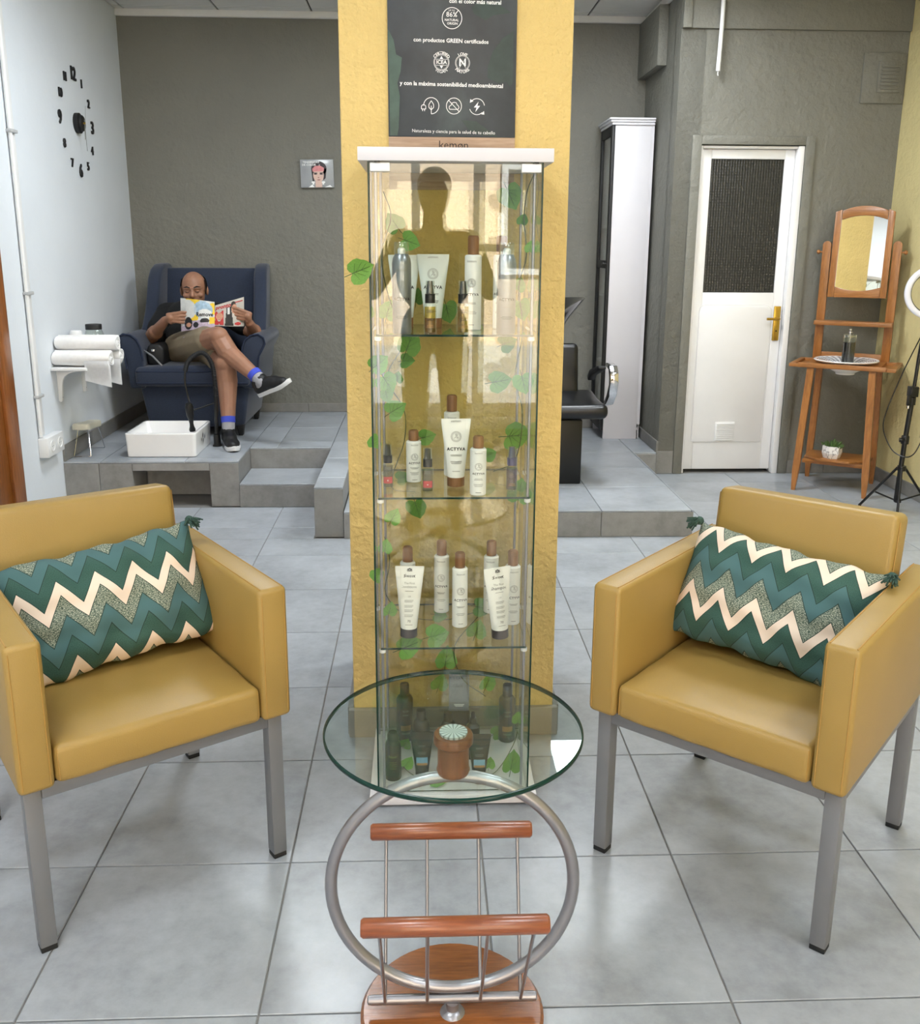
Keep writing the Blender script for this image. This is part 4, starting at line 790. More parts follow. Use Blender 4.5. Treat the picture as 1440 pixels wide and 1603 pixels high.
def towel(label, loc, L, r, seed, tail=False, yaw=0.):
    rr = random.Random(seed); t = thing('rolled_towel', label, 'towel', loc, yaw, 'rolled white towels on the wall shelf')
    th = r*.17; turns = 4.2; N = 96; sp = []
    for i in range(N+1):
        a = 2*PI*turns*i/N; rad = .006+(r-.006-th/2)*(i/N); sp.append((rad, a))
    out = [((rd+th*.46)*math.cos(a), (rd+th*.46)*math.sin(a)) for rd, a in sp]; inn = [((rd-th*.46)*math.cos(a), (rd-th*.46)*math.sin(a)) for rd, a in sp]
    NX = 14; bm = bmesh.new(); rows = []
    for k in range(NX+1):
        s = k/NX; x = L*s; b_ = 1+.05*math.sin(PI*s)+.015*math.sin(13*s+seed); end = .006*math.sin(5*s+seed)
        rows.append(([bm.verts.new((x+(.004*math.sin(i*.5+seed) if k in (0, NX) else 0), p[0]*b_+end, p[1]*b_*.96)) for i, p in enumerate(out)], [bm.verts.new((x+(.004*math.sin(i*.5+seed) if k in (0, NX) else 0), p[0]*b_+end, p[1]*b_*.96)) for i, p in enumerate(inn)]))
    for (a, b), (c, d) in zip(rows[:-1], rows[1:]):
        for i in range(N): bm.faces.new((a[i], a[i+1], c[i+1], c[i])); bm.faces.new((b[i+1], b[i], d[i], d[i+1]))
        bm.faces.new((a[N], b[N], d[N], c[N])); bm.faces.new((a[0], c[0], d[0], b[0]))
    for a, b in (rows[0], rows[-1]):
        for i in range(N): bm.faces.new((a[i], b[i], b[i+1], a[i+1]))
    new_obj('roll', bm_mesh(bm, 'roll', True, 60), TOWEL, t)
    if tail:
        bm = bmesh.new(); g = [[bm.verts.new((L-.13+.135*i/8, -r*1.02-.004*math.sin(3*i), -.01-.035*j-.012*j*(i/8))) for j in range(4)] for i in range(9)]
        for i in range(8):
            for j in range(3): bm.faces.new((g[i][j], g[i+1][j], g[i+1][j+1], g[i][j+1]))
        bmesh.ops.solidify(bm, geom=bm.faces[:], thickness=.005); fo = new_obj('loose_flap', bm_mesh(bm, 'flap', True), TOWEL, t)
towel('rolled white towel lying lowest on the wall shelf, nearest the viewer', (XL+.006, 5.085, .826), .30, .044, 2, True); towel('rolled white towel behind the lowest one on the wall shelf', (XL+.02, 5.182, .826), .31, .044, 5, True); towel('rolled white towel on top of the other two', (XL+.012, 5.133, .903), .32, .044, 9)
j = thing('storage_jar', 'clear round jar with black lid behind the towels', 'jar', (-1.825, 5.37, .7805)); lathe('glass_body', [(0, 0), (.05, 0), (.062, .02), (.065, .08), (.055, .14), (.042, .172), (.04, .172), (.05, .14), (.06, .08), (.057, .02), (0, .006)], CLEARB, j, seg=28); lathe('contents', [(0, .007), (.056, .02), (.058, .07), (.05, .1), (0, .1)], mat('bath_salt', (196, 198, 200), .8), j); lathe('lid', [(0, .173), (.044, .173), (.044, .199), (.042, .202), (0, .202)], BLACKM, j, seg=28)
j = thing('small_pot', 'small white lidded pot half hidden behind the towels', 'pot', (-1.90, 5.30, .7805)); lathe('body', [(0, 0), (.03, 0), (.034, .01), (.034, .13), (.03, .15), (0, .15)], PLASTIC_W, j); lathe('lid', [(0, .15), (.034, .15), (.034, .162), (.028, .172), (0, .174)], PLASTIC_W, j)

# ------------------------------------------------------------------ foot stool, basin, shower tap on the platform
fs = thing('foot_rest', 'small cream padded foot rest on bent wire legs', 'foot rest', (-1.893, 5.34, PZ1+.0003)); fs.scale = (.85, .85, .95); CREAM = mat('cream_vinyl', (206, 202, 184), .4, bump=.0005)
bm = bmesh.new(); ol = [(-.055, -.15), (.05, -.15), (.062, -.13), (.045, 0), (.05, .13), (.035, .155), (-.04, .155), (-.05, .13), (-.045, 0), (-.062, -.13)]
prof = [(.0, .93), (.006, 1.), (.03, 1.), (.04, .92), (.043, .6)]; rg = [[bm.verts.new((x*s, y*(.5+.5*s) if s > .6 else y*.85, .135+z+.02*(y+.15)/.3*-1+.02)) for x, y in ol] for z, s in prof]
for a, b in zip(rg[:-1], rg[1:]):
    for i in range(10): bm.faces.new((a[i], a[(i+1) % 10], b[(i+1) % 10], b[i]))
bm.faces.new(rg[0]); bm.faces.new(rg[-1]); pad = new_obj('pad', bm_mesh(bm, 'pad', True, 70), CREAM, fs); sm = pad.modifiers.new('s', 'SUBSURF'); sm.render_levels = 2; sm.levels = 1
for y, s in ((-.14, -1), (.12, 1)): tube('wire_leg', [(-.035, y*.7, .15), (-.055, y+s*.01, .006), (-.05, y+s*.012, .003), (.05, y+s*.012, .003), (.055, y+s*.01, .006), (.035, y*.7, .15)], .003, CHROME, fs, 6)
ba = thing('foot_basin', 'white square ceramic foot basin standing on the platform edge', 'basin', (-1.452, 5.39, PZ1))
def rrect(w, d, r, n=5):
    o = []
    for cx, cy, a in ((w-r, d-r, 0), (-w+r, d-r, PI/2), (-w+r, -d+r, PI), (w-r, -d+r, 1.5*PI)): o += arc(cx, cy, r, a, a+PI/2, n)
    return o
bm = bmesh.new(); rg = []
for w, d, r, z in ((.18, .185, .02, .0), (.19, .195, .02, .004), (.196, .2, .022, .128), (.196, .2, .022, .134), (.193, .197, .02, .137), (.182, .186, .016, .137), (.179, .183, .016, .133), (.165, .17, .03, .03), (.14, .145, .04, .018)): rg.append([bm.verts.new((x, y, z)) for x, y in rrect(w, d, r)])
for a, b in zip(rg[:-1], rg[1:]):
    n_ = len(a)
    for i in range(n_): bm.faces.new((a[i], a[(i+1) % n_], b[(i+1) % n_], b[i]))
bm.faces.new(rg[0]); bm.faces.new(rg[-1]); new_obj('bowl', bm_mesh(bm, 'bowl', True, 50), CERAM, ba)
lathe('drain', [(0, .0185), (.02, .0185), (.018, .021), (0, .0215)], CHROME, ba)
for y, z, s in ((-.06, .075, .010), (-.02, .092, .013), (-.015, .062, .012), (.03, .075, .011)):
    fr = .190+.006*z/.128
    new_obj('stencil_mark', flat_me(ringp(0, 0, s*.35, s, 6)+linep([(0, -s*1.4), (0, s*1.4)], s*.35)), BLACK, ba, (fr+.001, y, z), (0, -.06, PI/2))
tp = thing('shower_tap', 'black shower tap with coiled hose arching over the foot basin', 'tap', (-1.205, 5.50, PZ1+.0002))
lathe('base', [(0, 0), (.027, 0), (.027, .006), (.021, .01), (.019, .07), (0, .07)], BLACK, tp, None, 20); tube('column', [(0, 0, .06), (.006, 0, .30)], .012, BLACK, tp, 12)
path = spline([(.006, 0, .29), (.004, 0, .42), (-.012, 0, .50), (-.05, 0, .548), (-.095, 0, .540), (-.14, -.01, .50), (-.158, -.015, .45)], 14)
tube('hose', path, .0072, BLACK, tp, 8)
hel = []; n_ = len(path)
for i in range(n_*9):
    f = i/9; k = min(int(f), n_-2); p = path[k].lerp(path[k+1], f-k); tg = (path[k+1]-path[k]).normalized(); nn = tg.cross(Vector((0, 1, 0))).normalized(); a = 2*PI*i/9*1.05; hel.append(p+.0118*(math.cos(a)*nn+math.sin(a)*Vector((0, 1, 0))))
tube('coil', hel, .0026, BLACKM, tp, 5)
tube('supply_hose', spline([(-.158, -.015, .45), (-.162, -.02, .38), (-.150, -.02, .30), (-.140, -.03, .262)], 6), .006, BLACK, tp, 8)
sh_ = lathe('spray_head', [(0, 0), (.017, 0), (.019, .012), (.013, .03), (.011, .05), (.0, .05)], BLACK, tp, (-.127, -.055, .10), 16, (.12, -.05, 0)); lathe('neck', [(0, .05), (.012, .05), (.014, .07), (.022, .10), (.024, .15), (.018, .168), (0, .168)], BLACK, sh_, (0, 0, 0), 16)
tube('holder_arm', [(.004, 0, .26), (-.06, -.02, .238), (-.122, -.045, .222)], .0045, BLACK, tp, 8)

# ------------------------------------------------------------------ navy wing chair
wc = thing('wing_chair', 'navy blue fabric wing chair on the platform with a man in it', 'armchair', (-1.39, 5.80, PZ1+.0003))
prism('base', [(-.33, .29), (.33, .29), (.335, .32), (.295, .075), (.28, .055), (-.28, .055), (-.295, .075), (-.335, .32)][2:]+[(-.33, .325), (.33, .325)][:0], .005, .66, 'xz', NAVY, wc, .02, 3)
bm = bmesh.new(); add_box(bm, (-.345, -.05, .315), (.345, .52, .432), .03, 4); bmesh.ops.subdivide_edges(bm, edges=[e for e in bm.edges if e.calc_length() > .3], cuts=6, use_grid_fill=True)
for v in bm.verts:
    if v.co.z > .40: v.co.z += .012*max(0, 1-(v.co.x/.34)**2)
sc_ = new_obj('seat_cushion', bm_mesh(bm, 'seat', True, 60), NAVY, wc); tube('piping', [(x, -.046-.004*(1-abs(x)/.34), .408) for x in (-.335, -.2, 0, .2, .335)], .005, NAVY_P, sc_, 6); tube('piping', [(x, -.048, .338) for x in (-.335, -.2, 0, .2, .335)], .005, NAVY_P, sc_, 6)
bm = bmesh.new(); add_box(bm, (-.325, 0, .30), (.325, .13, 1.03), .025, 4); bmesh.ops.subdivide_edges(bm, edges=[e for e in bm.edges if e.calc_length() > .3], cuts=6, use_grid_fill=True)
for v in bm.verts:
    if v.co.y < .05: v.co.y -= .035*max(0, 1-(v.co.x/.32)**2)*max(0, 1-((v.co.z-.62)/.42)**2)
bmesh.ops.transform(bm, matrix=Matrix.Translation((0, .52, 0)) @ Matrix.Translation((0, 0, .3)) @ Matrix.Rotation(-.22, 4, 'X') @ Matrix.Translation((0, 0, -.3)), verts=bm.verts)
new_obj('backrest', bm_mesh(bm, 'back', True, 60), NAVY, wc)
for s in (-1, 1):
    pr = [(.295, .30), (.385, .30), (.395, .42), (.405, .50), (.43, .545), (.445, .575), (.437, .61), (.405, .632), (.36, .625), (.325, .598), (.305, .55), (.295, .47)]
    pr = [(s*(x-.0), z) for x, z in pr]; am = prism('armrest', pr, -.02, .60, 'xz', NAVY, wc, .014, 3)
    tube('piping', [(x, -.021, z) for x, z in pr[2:]], .005, NAVY_P, am, 6)
    side = [(.31, .60), (.64, .58), (.83, 1.0), (.82, 1.035), (.78, 1.05), (.68, 1.045), (.60, 1.015), (.545, .96), (.50, .86), (.45, .76), (.38, .67)]
    me = prism_me([(y-.6, z) for y, z in side], -.042, .042, 'yz', .018, 3, 'wing'); wg = new_obj('wing', me, NAVY, wc, (s*.340, .60-.03, -.012), (0, 0, s*.06))
    for y in (.03, .60):
        lg = prism('leg', [(-.024, .07), (.024, .07), (.013, 0), (-.013, 0)], -.022, .022, 'xz', BLACKM, wc, .003, loc=(s*.265, y, 0))
wcbag = thing('shoulder_bag', 'black shoulder bag with grey strap beside the man on the wing chair', 'bag', (-1.628, 5.93, .693))
prism('bag_body', [(-.05, 0), (.05, 0), (.055, .10), (.03, .13), (-.04, .125), (-.055, .08)], -.09, .09, 'xz', BLACKM, wcbag, .015, 3); bm = bmesh.new(); a = Vector((-.062, -.098, .092)); b = Vector((.055, -.15, .004))
for lo, hi in ((0, 1),): add_tube(bm, [a, a.lerp(b, .5)+Vector((0, 0, .012)), b], .006, 6)
new_obj('strap', bm_mesh(bm, 'strap', True), mat('grey_webbing', (126, 126, 130), .8), wcbag)
box('clasp', (-.02, -.098, .085), (.0, -.09, .10), CHROME, wcbag, .002)

# ------------------------------------------------------------------ figures
def blob(parts, voxel, smooth=4):
    """one continuous surface grown over tapered limbs and ellipsoids"""
    bm = bmesh.new()
    for p in parts:
        if p[0] == 'c':
            _, a, b, ra, rb = p; a, b = Vector(a), Vector(b); n = max(2, int((b-a).length/(min(ra, rb)*.5)))
            add_tube(bm, [a.lerp(b, i/n) for i in range(n+1)], [ra+(rb-ra)*i/n for i in range(n+1)], 12)
            for q, r in ((a, ra), (b, rb)): bmesh.ops.create_icosphere(bm, subdivisions=2, radius=r*.99, matrix=Matrix.Translation(q))
        else:
            _, c, s, rot = p; bmesh.ops.create_icosphere(bm, subdivisions=3, radius=1., matrix=Matrix.Translation(c) @ rot.to_4x4() @ Matrix.Diagonal((s[0], s[1], s[2], 1)))
    bmesh.ops.recalc_face_normals(bm, faces=bm.faces)
    me = bpy.data.meshes.new('b'); bm.to_mesh(me); bm.free(); o = bpy.data.objects.new('b', me); COL.objects.link(o)
    r = o.modifiers.new('r', 'REMESH'); r.mode = 'VOXEL'; r.voxel_size = voxel; r.use_smooth_shade = True
    s = o.modifiers.new('s', 'SMOOTH'); s.factor = .5; s.iterations = smooth
    dg = bpy.context.evaluated_depsgraph_get(); dg.update(); m2 = bpy.data.meshes.new_from_object(o.evaluated_get(dg)); bpy.data.objects.remove(o)
    for q in m2.polygons: q.use_smooth = True
    return m2
I3 = Matrix.Identity(3)
def R3(x=0, y=0, z=0): return (Matrix.Rotation(z, 3, 'Z') @ Matrix.Rotation(y, 3, 'Y') @ Matrix.Rotation(x, 3, 'X'))
def C(a, b, ra, rb): return ('c', a, b, ra, rb)
def E_(c, s, rot=I3): return ('e', Vector(c), s, rot)
def hand_parts(wrist, palmc, fdir, across, curl, thumb_dir, sc=1.):
    """palm, four fingers of unequal length with two bends, and a thumb from the side of the palm"""
    fd, ac, cu = Vector(fdir).normalized(), Vector(across).normalized(), Vector(curl).normalized(); pc = Vector(palmc); o = [C(wrist, pc-fd*.02, .025*sc, .026*sc)]
    for k in (-1.5, -.5, .5, 1.5): o.append(C(pc-fd*.035+ac*k*.012, pc+fd*.035+ac*k*.0185, .0135*sc, .012*sc))
    for k, L in zip((-1.5, -.5, .5, 1.5), (.82, 1., .96, .76)):
        p = pc+fd*.04+ac*k*.0208; q = p+(fd*.9+cu*.35).normalized()*.038*L; r = q+(fd*.35+cu*.9).normalized()*.026*L; s = r+(fd*-.1+cu*1.).normalized()*.02*L
        o += [C(p, q, .0105*sc, .0095*sc), C(q, r, .0092*sc, .0082*sc), C(r, s, .008*sc, .007*sc)]
    td = Vector(thumb_dir).normalized(); p = pc-fd*.02-ac*.03; q = p+(td*.8-ac*.5).normalized()*.035; r = q+(td+fd*.25).normalized()*.034
    return o+[C(p, q, .0145*sc, .012*sc), C(q, r, .0115*sc, .009*sc)]
mn = thing('person', 'seated man in black shirt, khaki shorts and trainers reading a magazine', 'person', (-1.45, 5.98, .70))
mo = Vector(mn.location)
def rel(parts):
    o = []
    for p in parts:
        if p[0] == 'c': o.append(('c', Vector(p[1])-mo, Vector(p[2])-mo, p[3], p[4]))
        else: o.append(('e', p[1]-mo, p[2], p[3]))
    return o
HC_ = Vector((-1.436, 6.135, 1.135)); HR = R3(.08, -.03, .10)      # head centre and tilt (looking down at the magazine)
def H(x, y, z): return HC_+HR @ Vector((x, y, z))
def E2(c, s): return E_(H(*c), s, HR)
head = [E2((0, .012, .025), (.076, .095, .090)), E2((0, -.02, -.03), (.066, .075, .080)), E2((0, -.035, -.075), (.042, .045, .032)), E2((0, -.078, .022), (.058, .02, .012)),
        C(H(0, -.088, .012), H(0, -.108, -.022), .009, .0135), C(H(-.012, -.092, -.026), H(.012, -.092, -.026), .0095, .0095), E2((-.040, -.070, -.022), (.024, .018, .018)), E2((.040, -.070, -.022), (.024, .018, .018)),
        E2((-.079, .012, -.005), (.010, .019, .032)), E2((.079, .012, -.005), (.010, .019, .032)), C(H(-.018, -.088, -.055), H(.018, -.088, -.055), .010, .010), E2((-.029, -.078, .003), (.015, .012, .009)), E2((.029, -.078, .003), (.015, .012, .009))]
neck = [C(H(0, .02, -.05), (-1.45, 6.20, 1.0), .055, .062)]
ShL, ShR = Vector((-1.632, 6.19, .985)), Vector((-1.262, 6.19, .985)); ElL, ElR = Vector((-1.700, 6.045, .845)), Vector((-1.045, 6.05, .865)); WrL, WrR = Vector((-1.560, 5.875, .965)), Vector((-1.050, 5.87, .950))
hL = hand_parts(WrL, (-1.500, 5.838, .985), (1, -.12, .02), (0, -.12, 1), (.75, .45, 0), (.5, .5, .7), .86); hR = hand_parts(WrR, (-1.072, 5.838, 1.0), (-1, -.08, .25), (.2, -.12, 1), (-.8, .4, 0), (-.5, .5, .7), .86)
HipL, HipR = Vector((-1.525, 6.06, .775)), Vector((-1.345, 6.06, .775)); KnT, AnT = Vector((-1.196, 5.645, .888)), Vector((-.938, 5.475, .660)); KnB, AnB = Vector((-1.158, 5.625, .728)), Vector((-1.138, 5.515, .375))
torso = [E_((-1.455, 6.16, .95), (.175, .115, .12), R3(-.35)), E_((-1.445, 6.10, .84), (.165, .125, .13), R3(-.3)), E_((-1.437, 6.06, .775), (.165, .13, .10)), C(ShL, ShR, .062, .062)]
arms = [C(ShL, ElL, .055, .043), C(ElL, WrL, .043, .027), C(ShR, ElR, .055, .043), C(ElR, WrR, .043, .027), E_(ElL.lerp(WrL, .3), (.046, .046, .046)), E_(ElR.lerp(WrR, .3), (.046, .046, .046))]
calfT = KnT.lerp(AnT, .32)+Vector((-.02, .02, -.02)); calfB = KnB.lerp(AnB, .3)+Vector((0, .03, 0))
legs = [C(HipL, KnT, .092, .062), C(KnT, calfT, .060, .060), C(calfT, AnT, .059, .036), E_(KnT+Vector((.004, -.012, .006)), (.058, .056, .054)), C(HipR, KnB, .092, .064), C(KnB, calfB, .061, .061), C(calfB, AnB, .060, .037), E_(KnB+Vector((0, -.012, 0)), (.058, .056, .056))]
FtT = AnT+Vector((.10, -.06, -.035)); FtB = Vector((-1.10, 5.40, .305))
feet = [C(AnT, AnT+Vector((.02, -.01, -.05)), .034, .036), C(AnT+Vector((.02, -.01, -.05)), FtT, .034, .03), C(AnB, AnB+Vector((0, 0, -.05)), .036, .036), C(AnB+Vector((0, -.01, -.06)), FtB, .034, .028)]
new_obj('body', blob(rel(head+neck+torso+arms+hL+hR+legs), .0042, 2), SKIN, mn)
# clothing
new_obj('t_shirt', blob(rel([('e', p[1], tuple(v+.012 for v in p[2]), p[3]) for p in torso[:3]]+[C(ShL, ShR, .072, .072), C(ShL, ShL.lerp(ElL, .62), .066, .064), C(ShR, ShR.lerp(ElR, .62), .066, .064), C((-1.45, 6.19, 1.0), (-1.448, 6.185, 1.025), .07, .062)]), .007, 4), SHIRT, mn)
new_obj('shorts', blob(rel([E_((-1.437, 6.055, .775), (.184, .147, .110)), C(HipL, HipL.lerp(KnT, .70), .108, .088), C(HipR, HipR.lerp(KnB, .66), .108, .086)]), .007, 4), SHORTS, mn)
for An, dr, nm in ((AnT, (KnT-AnT).normalized(), 't'), (AnB, (KnB-AnB).normalized(), 'b')):
    dn = Vector((.02, -.01, -.05)) if nm == 't' else Vector((0, 0, -.06)); so = new_obj('sock', blob(rel([C(An+dr*.02, An-dr*.03, .0395, .0385), C(An, An+dn*.55, .0385, .037)]), .005, 2), SOCK, mn)
    tube('sock_band', [An+dr*.055-mo, An+dr*.02-mo], [.0425, .0415], SOCK_B, so, 20)
def shoe(heel, toe, upv, label):
    f = (Vector(toe)-Vector(heel)); L = f.length; f.normalize(); u = Vector(upv); u = (u-f*u.dot(f)).normalized(); s = f.cross(u); B3 = Matrix((s, f, u)).transposed(); O = Vector(heel)
    W = lambda x, y, z: O+B3 @ Vector((x, y, z))-mo
    me = blob([('c', W(0, .035, .045), W(0, .10, .05), .042, .043), ('c', W(0, .038, .072), W(0, .070, .085), .043, .043), ('c', W(0, .10, .055), W(.004, L*.62, .042), .042, .041), ('c', W(.004, L*.62, .036), W(.006, L-.05, .030), .040, .030), ('c', W(-.012, L*.66, .03), W(-.01, L-.07, .028), .034, .026)], .005, 3)
    sh_o = new_obj('trainer', me, BLACKM, mn)
    ol = [(0, 0), (.024, .004), (.034, .03), (.032, .11), (.042, L*.66), (.038, L-.06), (.02, L-.012), (0, L), (-.022, L-.014), (-.04, L-.06), (-.046, L*.66), (-.034, .11), (-.036, .03), (-.025, .004)]
    bm = bmesh.new(); rg = [[bm.verts.new(W(x*k, .003+y*.995, z+.012*max(0, (y/L-.75)*4)**2)) for x, y in ol] for z, k in ((-.002, .93), (.004, 1.), (.016, 1.06), (.022, 1.04))]; n_ = len(ol)
    for a, b in zip(rg[:-1], rg[1:]):
        for i in range(n_): bm.faces.new((a[i], a[(i+1) % n_], b[(i+1) % n_], b[i]))
    bm.faces.new(rg[0]); bm.faces.new(rg[-1]); new_obj('sole', bm_mesh(bm, 'sole', True, 50), PLASTIC_W, sh_o)
    tubes_l = [([W(-.026, L*.42+.02*k, .075-.006*k), W(0, L*.43+.02*k, .084-.007*k), W(.026, L*.42+.02*k, .075-.006*k)], .003) for k in range(4)]
    for l_ in tubes_l: tube('lace', l_[0], l_[1], BLACK, sh_o, 5)
shoe((-.940, 5.515, .553), (-.735, 5.365, .650), (-.45, -.1, 1), 'raised'); shoe((-1.160, 5.575, PZ1+.003), (-1.065, 5.30, PZ1+.003), (0, 0, 1), 'planted')
# hair, brows, eyes, moustache
bm = bmesh.new(); hv = []
for i in range(29):
    a = -.12*PI+1.24*PI*i/28; row = []; bk = max(0, math.sin(a))**1.2; top = .42+.45*bk
    for k in range(7):
        ph_ = -.55-.25*bk+(top+.55+.25*bk)*k/6; r = Vector((math.cos(a)*math.cos(ph_), math.sin(a)*math.cos(ph_), math.sin(ph_))); row.append(bm.verts.new(H(r.x*.0835, .012+r.y*.103, .025+r.z*.097)-mo))
    hv.append(row)
for A, B in zip(hv[:-1], hv[1:]):
    for k in range(6): bm.faces.new((A[k], A[k+1], B[k+1], B[k]))
bmesh.ops.solidify(bm, geom=bm.faces[:], thickness=.003); new_obj('hair', bm_mesh(bm, 'hair', True), HAIR, mn)
for s in (-1, 1):
    tube('eyebrow', [H(s*.012, -.0985, .026)-mo, H(s*.030, -.0955, .034)-mo, H(s*.052, -.080, .027)-mo], [.0035, .0045, .002], HAIR, mn, 6)
    tube('eyelid', [H(s*.016, -.0905, .003)-mo, H(s*.029, -.0935, -.002)-mo, H(s*.044, -.0825, .003)-mo], [.0015, .0022, .0012], HAIR, mn, 6)
tube('moustache', [H(-.026, -.092, -.056)-mo, H(0, -.1015, -.045)-mo, H(.026, -.092, -.056)-mo], [.004, .006, .004], HAIR, mn, 6)
# magazine: two curved page stacks
mg = thing('magazine', 'open glossy magazine with yellow and white back cover held by the man', 'magazine', (-1.245, 5.80, .95))
def page(side, u, v, off=0.):
    """u 0 spine..1 outer edge, v 0 bottom..1 top"""
    if side < 0: x = -.215*u; y = .01+.05*u-.035*math.sin(PI*u); z = -.02+.150*v+.020*math.sin(PI*.5*u)-.05*u*(1-v)
    else: x = .165*u; y = .01+.055*u-.02*math.sin(PI*u); z = -.01+.115*v+.035*u*v+.012*u-.02*u*(1-v)
    y += .03*(v-.5); return Vector((x, y-off, z))
def sheet(name, side, u0, u1, v0, v1, m, parent, off=0., nu=12, nv=6, thick=0., shape=None):
    bm = bmesh.new(); g = [[bm.verts.new(page(side, u0+(u1-u0)*i/nu, v0+(v1-v0)*k/nv, off)) for k in range(nv+1)] for i in range(nu+1)]
    for i in range(nu):
        for k in range(nv):
            if shape is None or shape((i+.5)/nu, (k+.5)/nv): bm.faces.new((g[i][k], g[i+1][k], g[i+1][k+1], g[i][k+1]))
    for v in [v for v in bm.verts if not v.link_faces]: bm.verts.remove(v)
    if thick: bmesh.ops.solidify(bm, geom=bm.faces[:], thickness=thick)
    return new_obj(name, bm_mesh(bm, name, True, 50), m, parent)
YEL = mat('print_yellow', (226, 190, 40), .4); PBL = mat('print_pale_blue', (150, 176, 196), .4, var=.2, vs=60); PLG = mat('print_pale_grey', (206, 208, 206), .4, var=.08, vs=60); PRED = mat('print_red', (180, 44, 44), .4); PBK = mat('print_black', (22, 20, 22), .4); PSK = mat('print_skin', (190, 138, 112), .4, var=.2, vs=80); PLIL = mat('print_lilac', (176, 160, 178), .4, var=.25, vs=70)
el = lambda cx, cy, rx, ry: (lambda a, b: ((a-cx)/rx)**2+((b-cy)/ry)**2 < 1)
for side in (-1, 1):
    pg = sheet('page_stack', side, 0, 1, 0, 1, PAPER, mg, 0., 14, 8, -.006)
    if side < 0:
        sheet('print', -1, .0, 1, 0, 1, PLG, pg, .0008, 18, 10); sheet('print', -1, .40, .82, .78, 1., YEL, pg, .0012, 20, 12, 0, el(.5, .9, .5, .7)); sheet('print', -1, .0, .16, .5, 1., YEL, pg, .0012, 10, 20, 0, el(.3, .4, .7, .5)); sheet('print', -1, .45, .72, .22, .56, YEL, pg, .0012, 16, 12, 0, el(.5, .5, .5, .5)); sheet('print', -1, .0, .14, .14, .40, YEL, pg, .0012, 8, 8); sheet('print', -1, .5, .99, .35, .97, PLG, pg, .0014, 24, 20, 0, el(.5, .5, .5, .5)); sheet('print', -1, .05, .58, .38, .98, PBL, pg, .0014, 24, 20, 0, el(.5, .5, .5, .5)); sheet('print', -1, .07, .45, .36, .70, PLG, pg, .002, 20, 14, 0, el(.5, .5, .5, .5))
        sheet('print', -1, .0, 1., 0, .30, PLIL, pg, .0014, 18, 4, 0, lambda a, b: b < .5+.5*math.sin(3*a)**2); sheet('print', -1, .62, .88, .02, .42, PBK, pg, .002, 20, 20, 0, el(.5, .5, .48, .5)); sheet('print', -1, .14, .40, .22, .40, PBK, pg, .002, 16, 12, 0, el(.5, .3, .48, .6)); sheet('print', -1, .44, .60, .06, .25, PBK, pg, .002, 12, 12, 0, el(.5, .5, .5, .5)); sheet('print', -1, .66, .82, .10, .24, PSK, pg, .0026, 12, 12, 0, el(.5, .5, .5, .5))
        me = text_me('Remove', .030, bold=.03); me = me.copy()
        for v in me.vertices: v.co = page(-1, .27-v.co.x/.215, .50+v.co.z/.15, .0028)
        me.materials.clear(); new_obj('lettering', me, PBK, pg)
    else:
        sheet('print', 1, 0., .32, .05, .70, PRED, pg, .001, 14, 12, 0, lambda a, b: (math.sin(9*a)+math.sin(11*b)) > -.4); sheet('print', 1, .04, .30, .28, .62, PSK, pg, .0014, 12, 12, 0, el(.5, .5, .5, .5)); sheet('print', 1, .36, .66, .02, .80, PBK, pg, .001, 14, 16, 0, lambda a, b: abs(a-.5) < .5-.25*b); sheet('print', 1, .58, .74, .72, .98, PBK, pg, .0012, 10, 10, 0, el(.5, .5, .5, .5)); sheet('print', 1, .60, .78, .5, .86, PSK, pg, .0016, 10, 10, 0, el(.5, .5, .5, .5)); sheet('print', 1, .46, .54, .5, .78, PLG, pg, .0016, 4, 8); sheet('print', 1, .72, .97, .9, .94, PRED, pg, .001, 8, 1); sheet('print', 1, .70, .9, .04, .16, PRED, pg, .001, 10, 8, 0, el(.5, .5, .5, .5))
        me = text_me('pronto', .032, bold=.03, shear=.2).copy()
        for v in me.vertices: v.co = page(1, .30+v.co.x/.165, .87+v.co.z/.13, .0018)
        me.materials.clear(); new_obj('lettering', me, PRED, pg)
sheet('loose_page', 1, .0, 1., .02, 1.03, PAPER, mg, -.014, 12, 6, -.001)
bm = bmesh.new(); g = [[bm.verts.new((-.20+.165*i/8, .045-.045*i/8-.035*k/4, -.075+.06*i/8-.012*k/4+.012*math.sin(PI*i/8))) for k in range(5)] for i in range(9)]
for i in range(8):
    for k in range(4): bm.faces.new((g[i][k], g[i+1][k], g[i+1][k+1], g[i][k+1]))
bmesh.ops.solidify(bm, geom=bm.faces[:], thickness=.004); new_obj('folded_page', bm_mesh(bm, 'fold', True, 50), PLIL, mg)

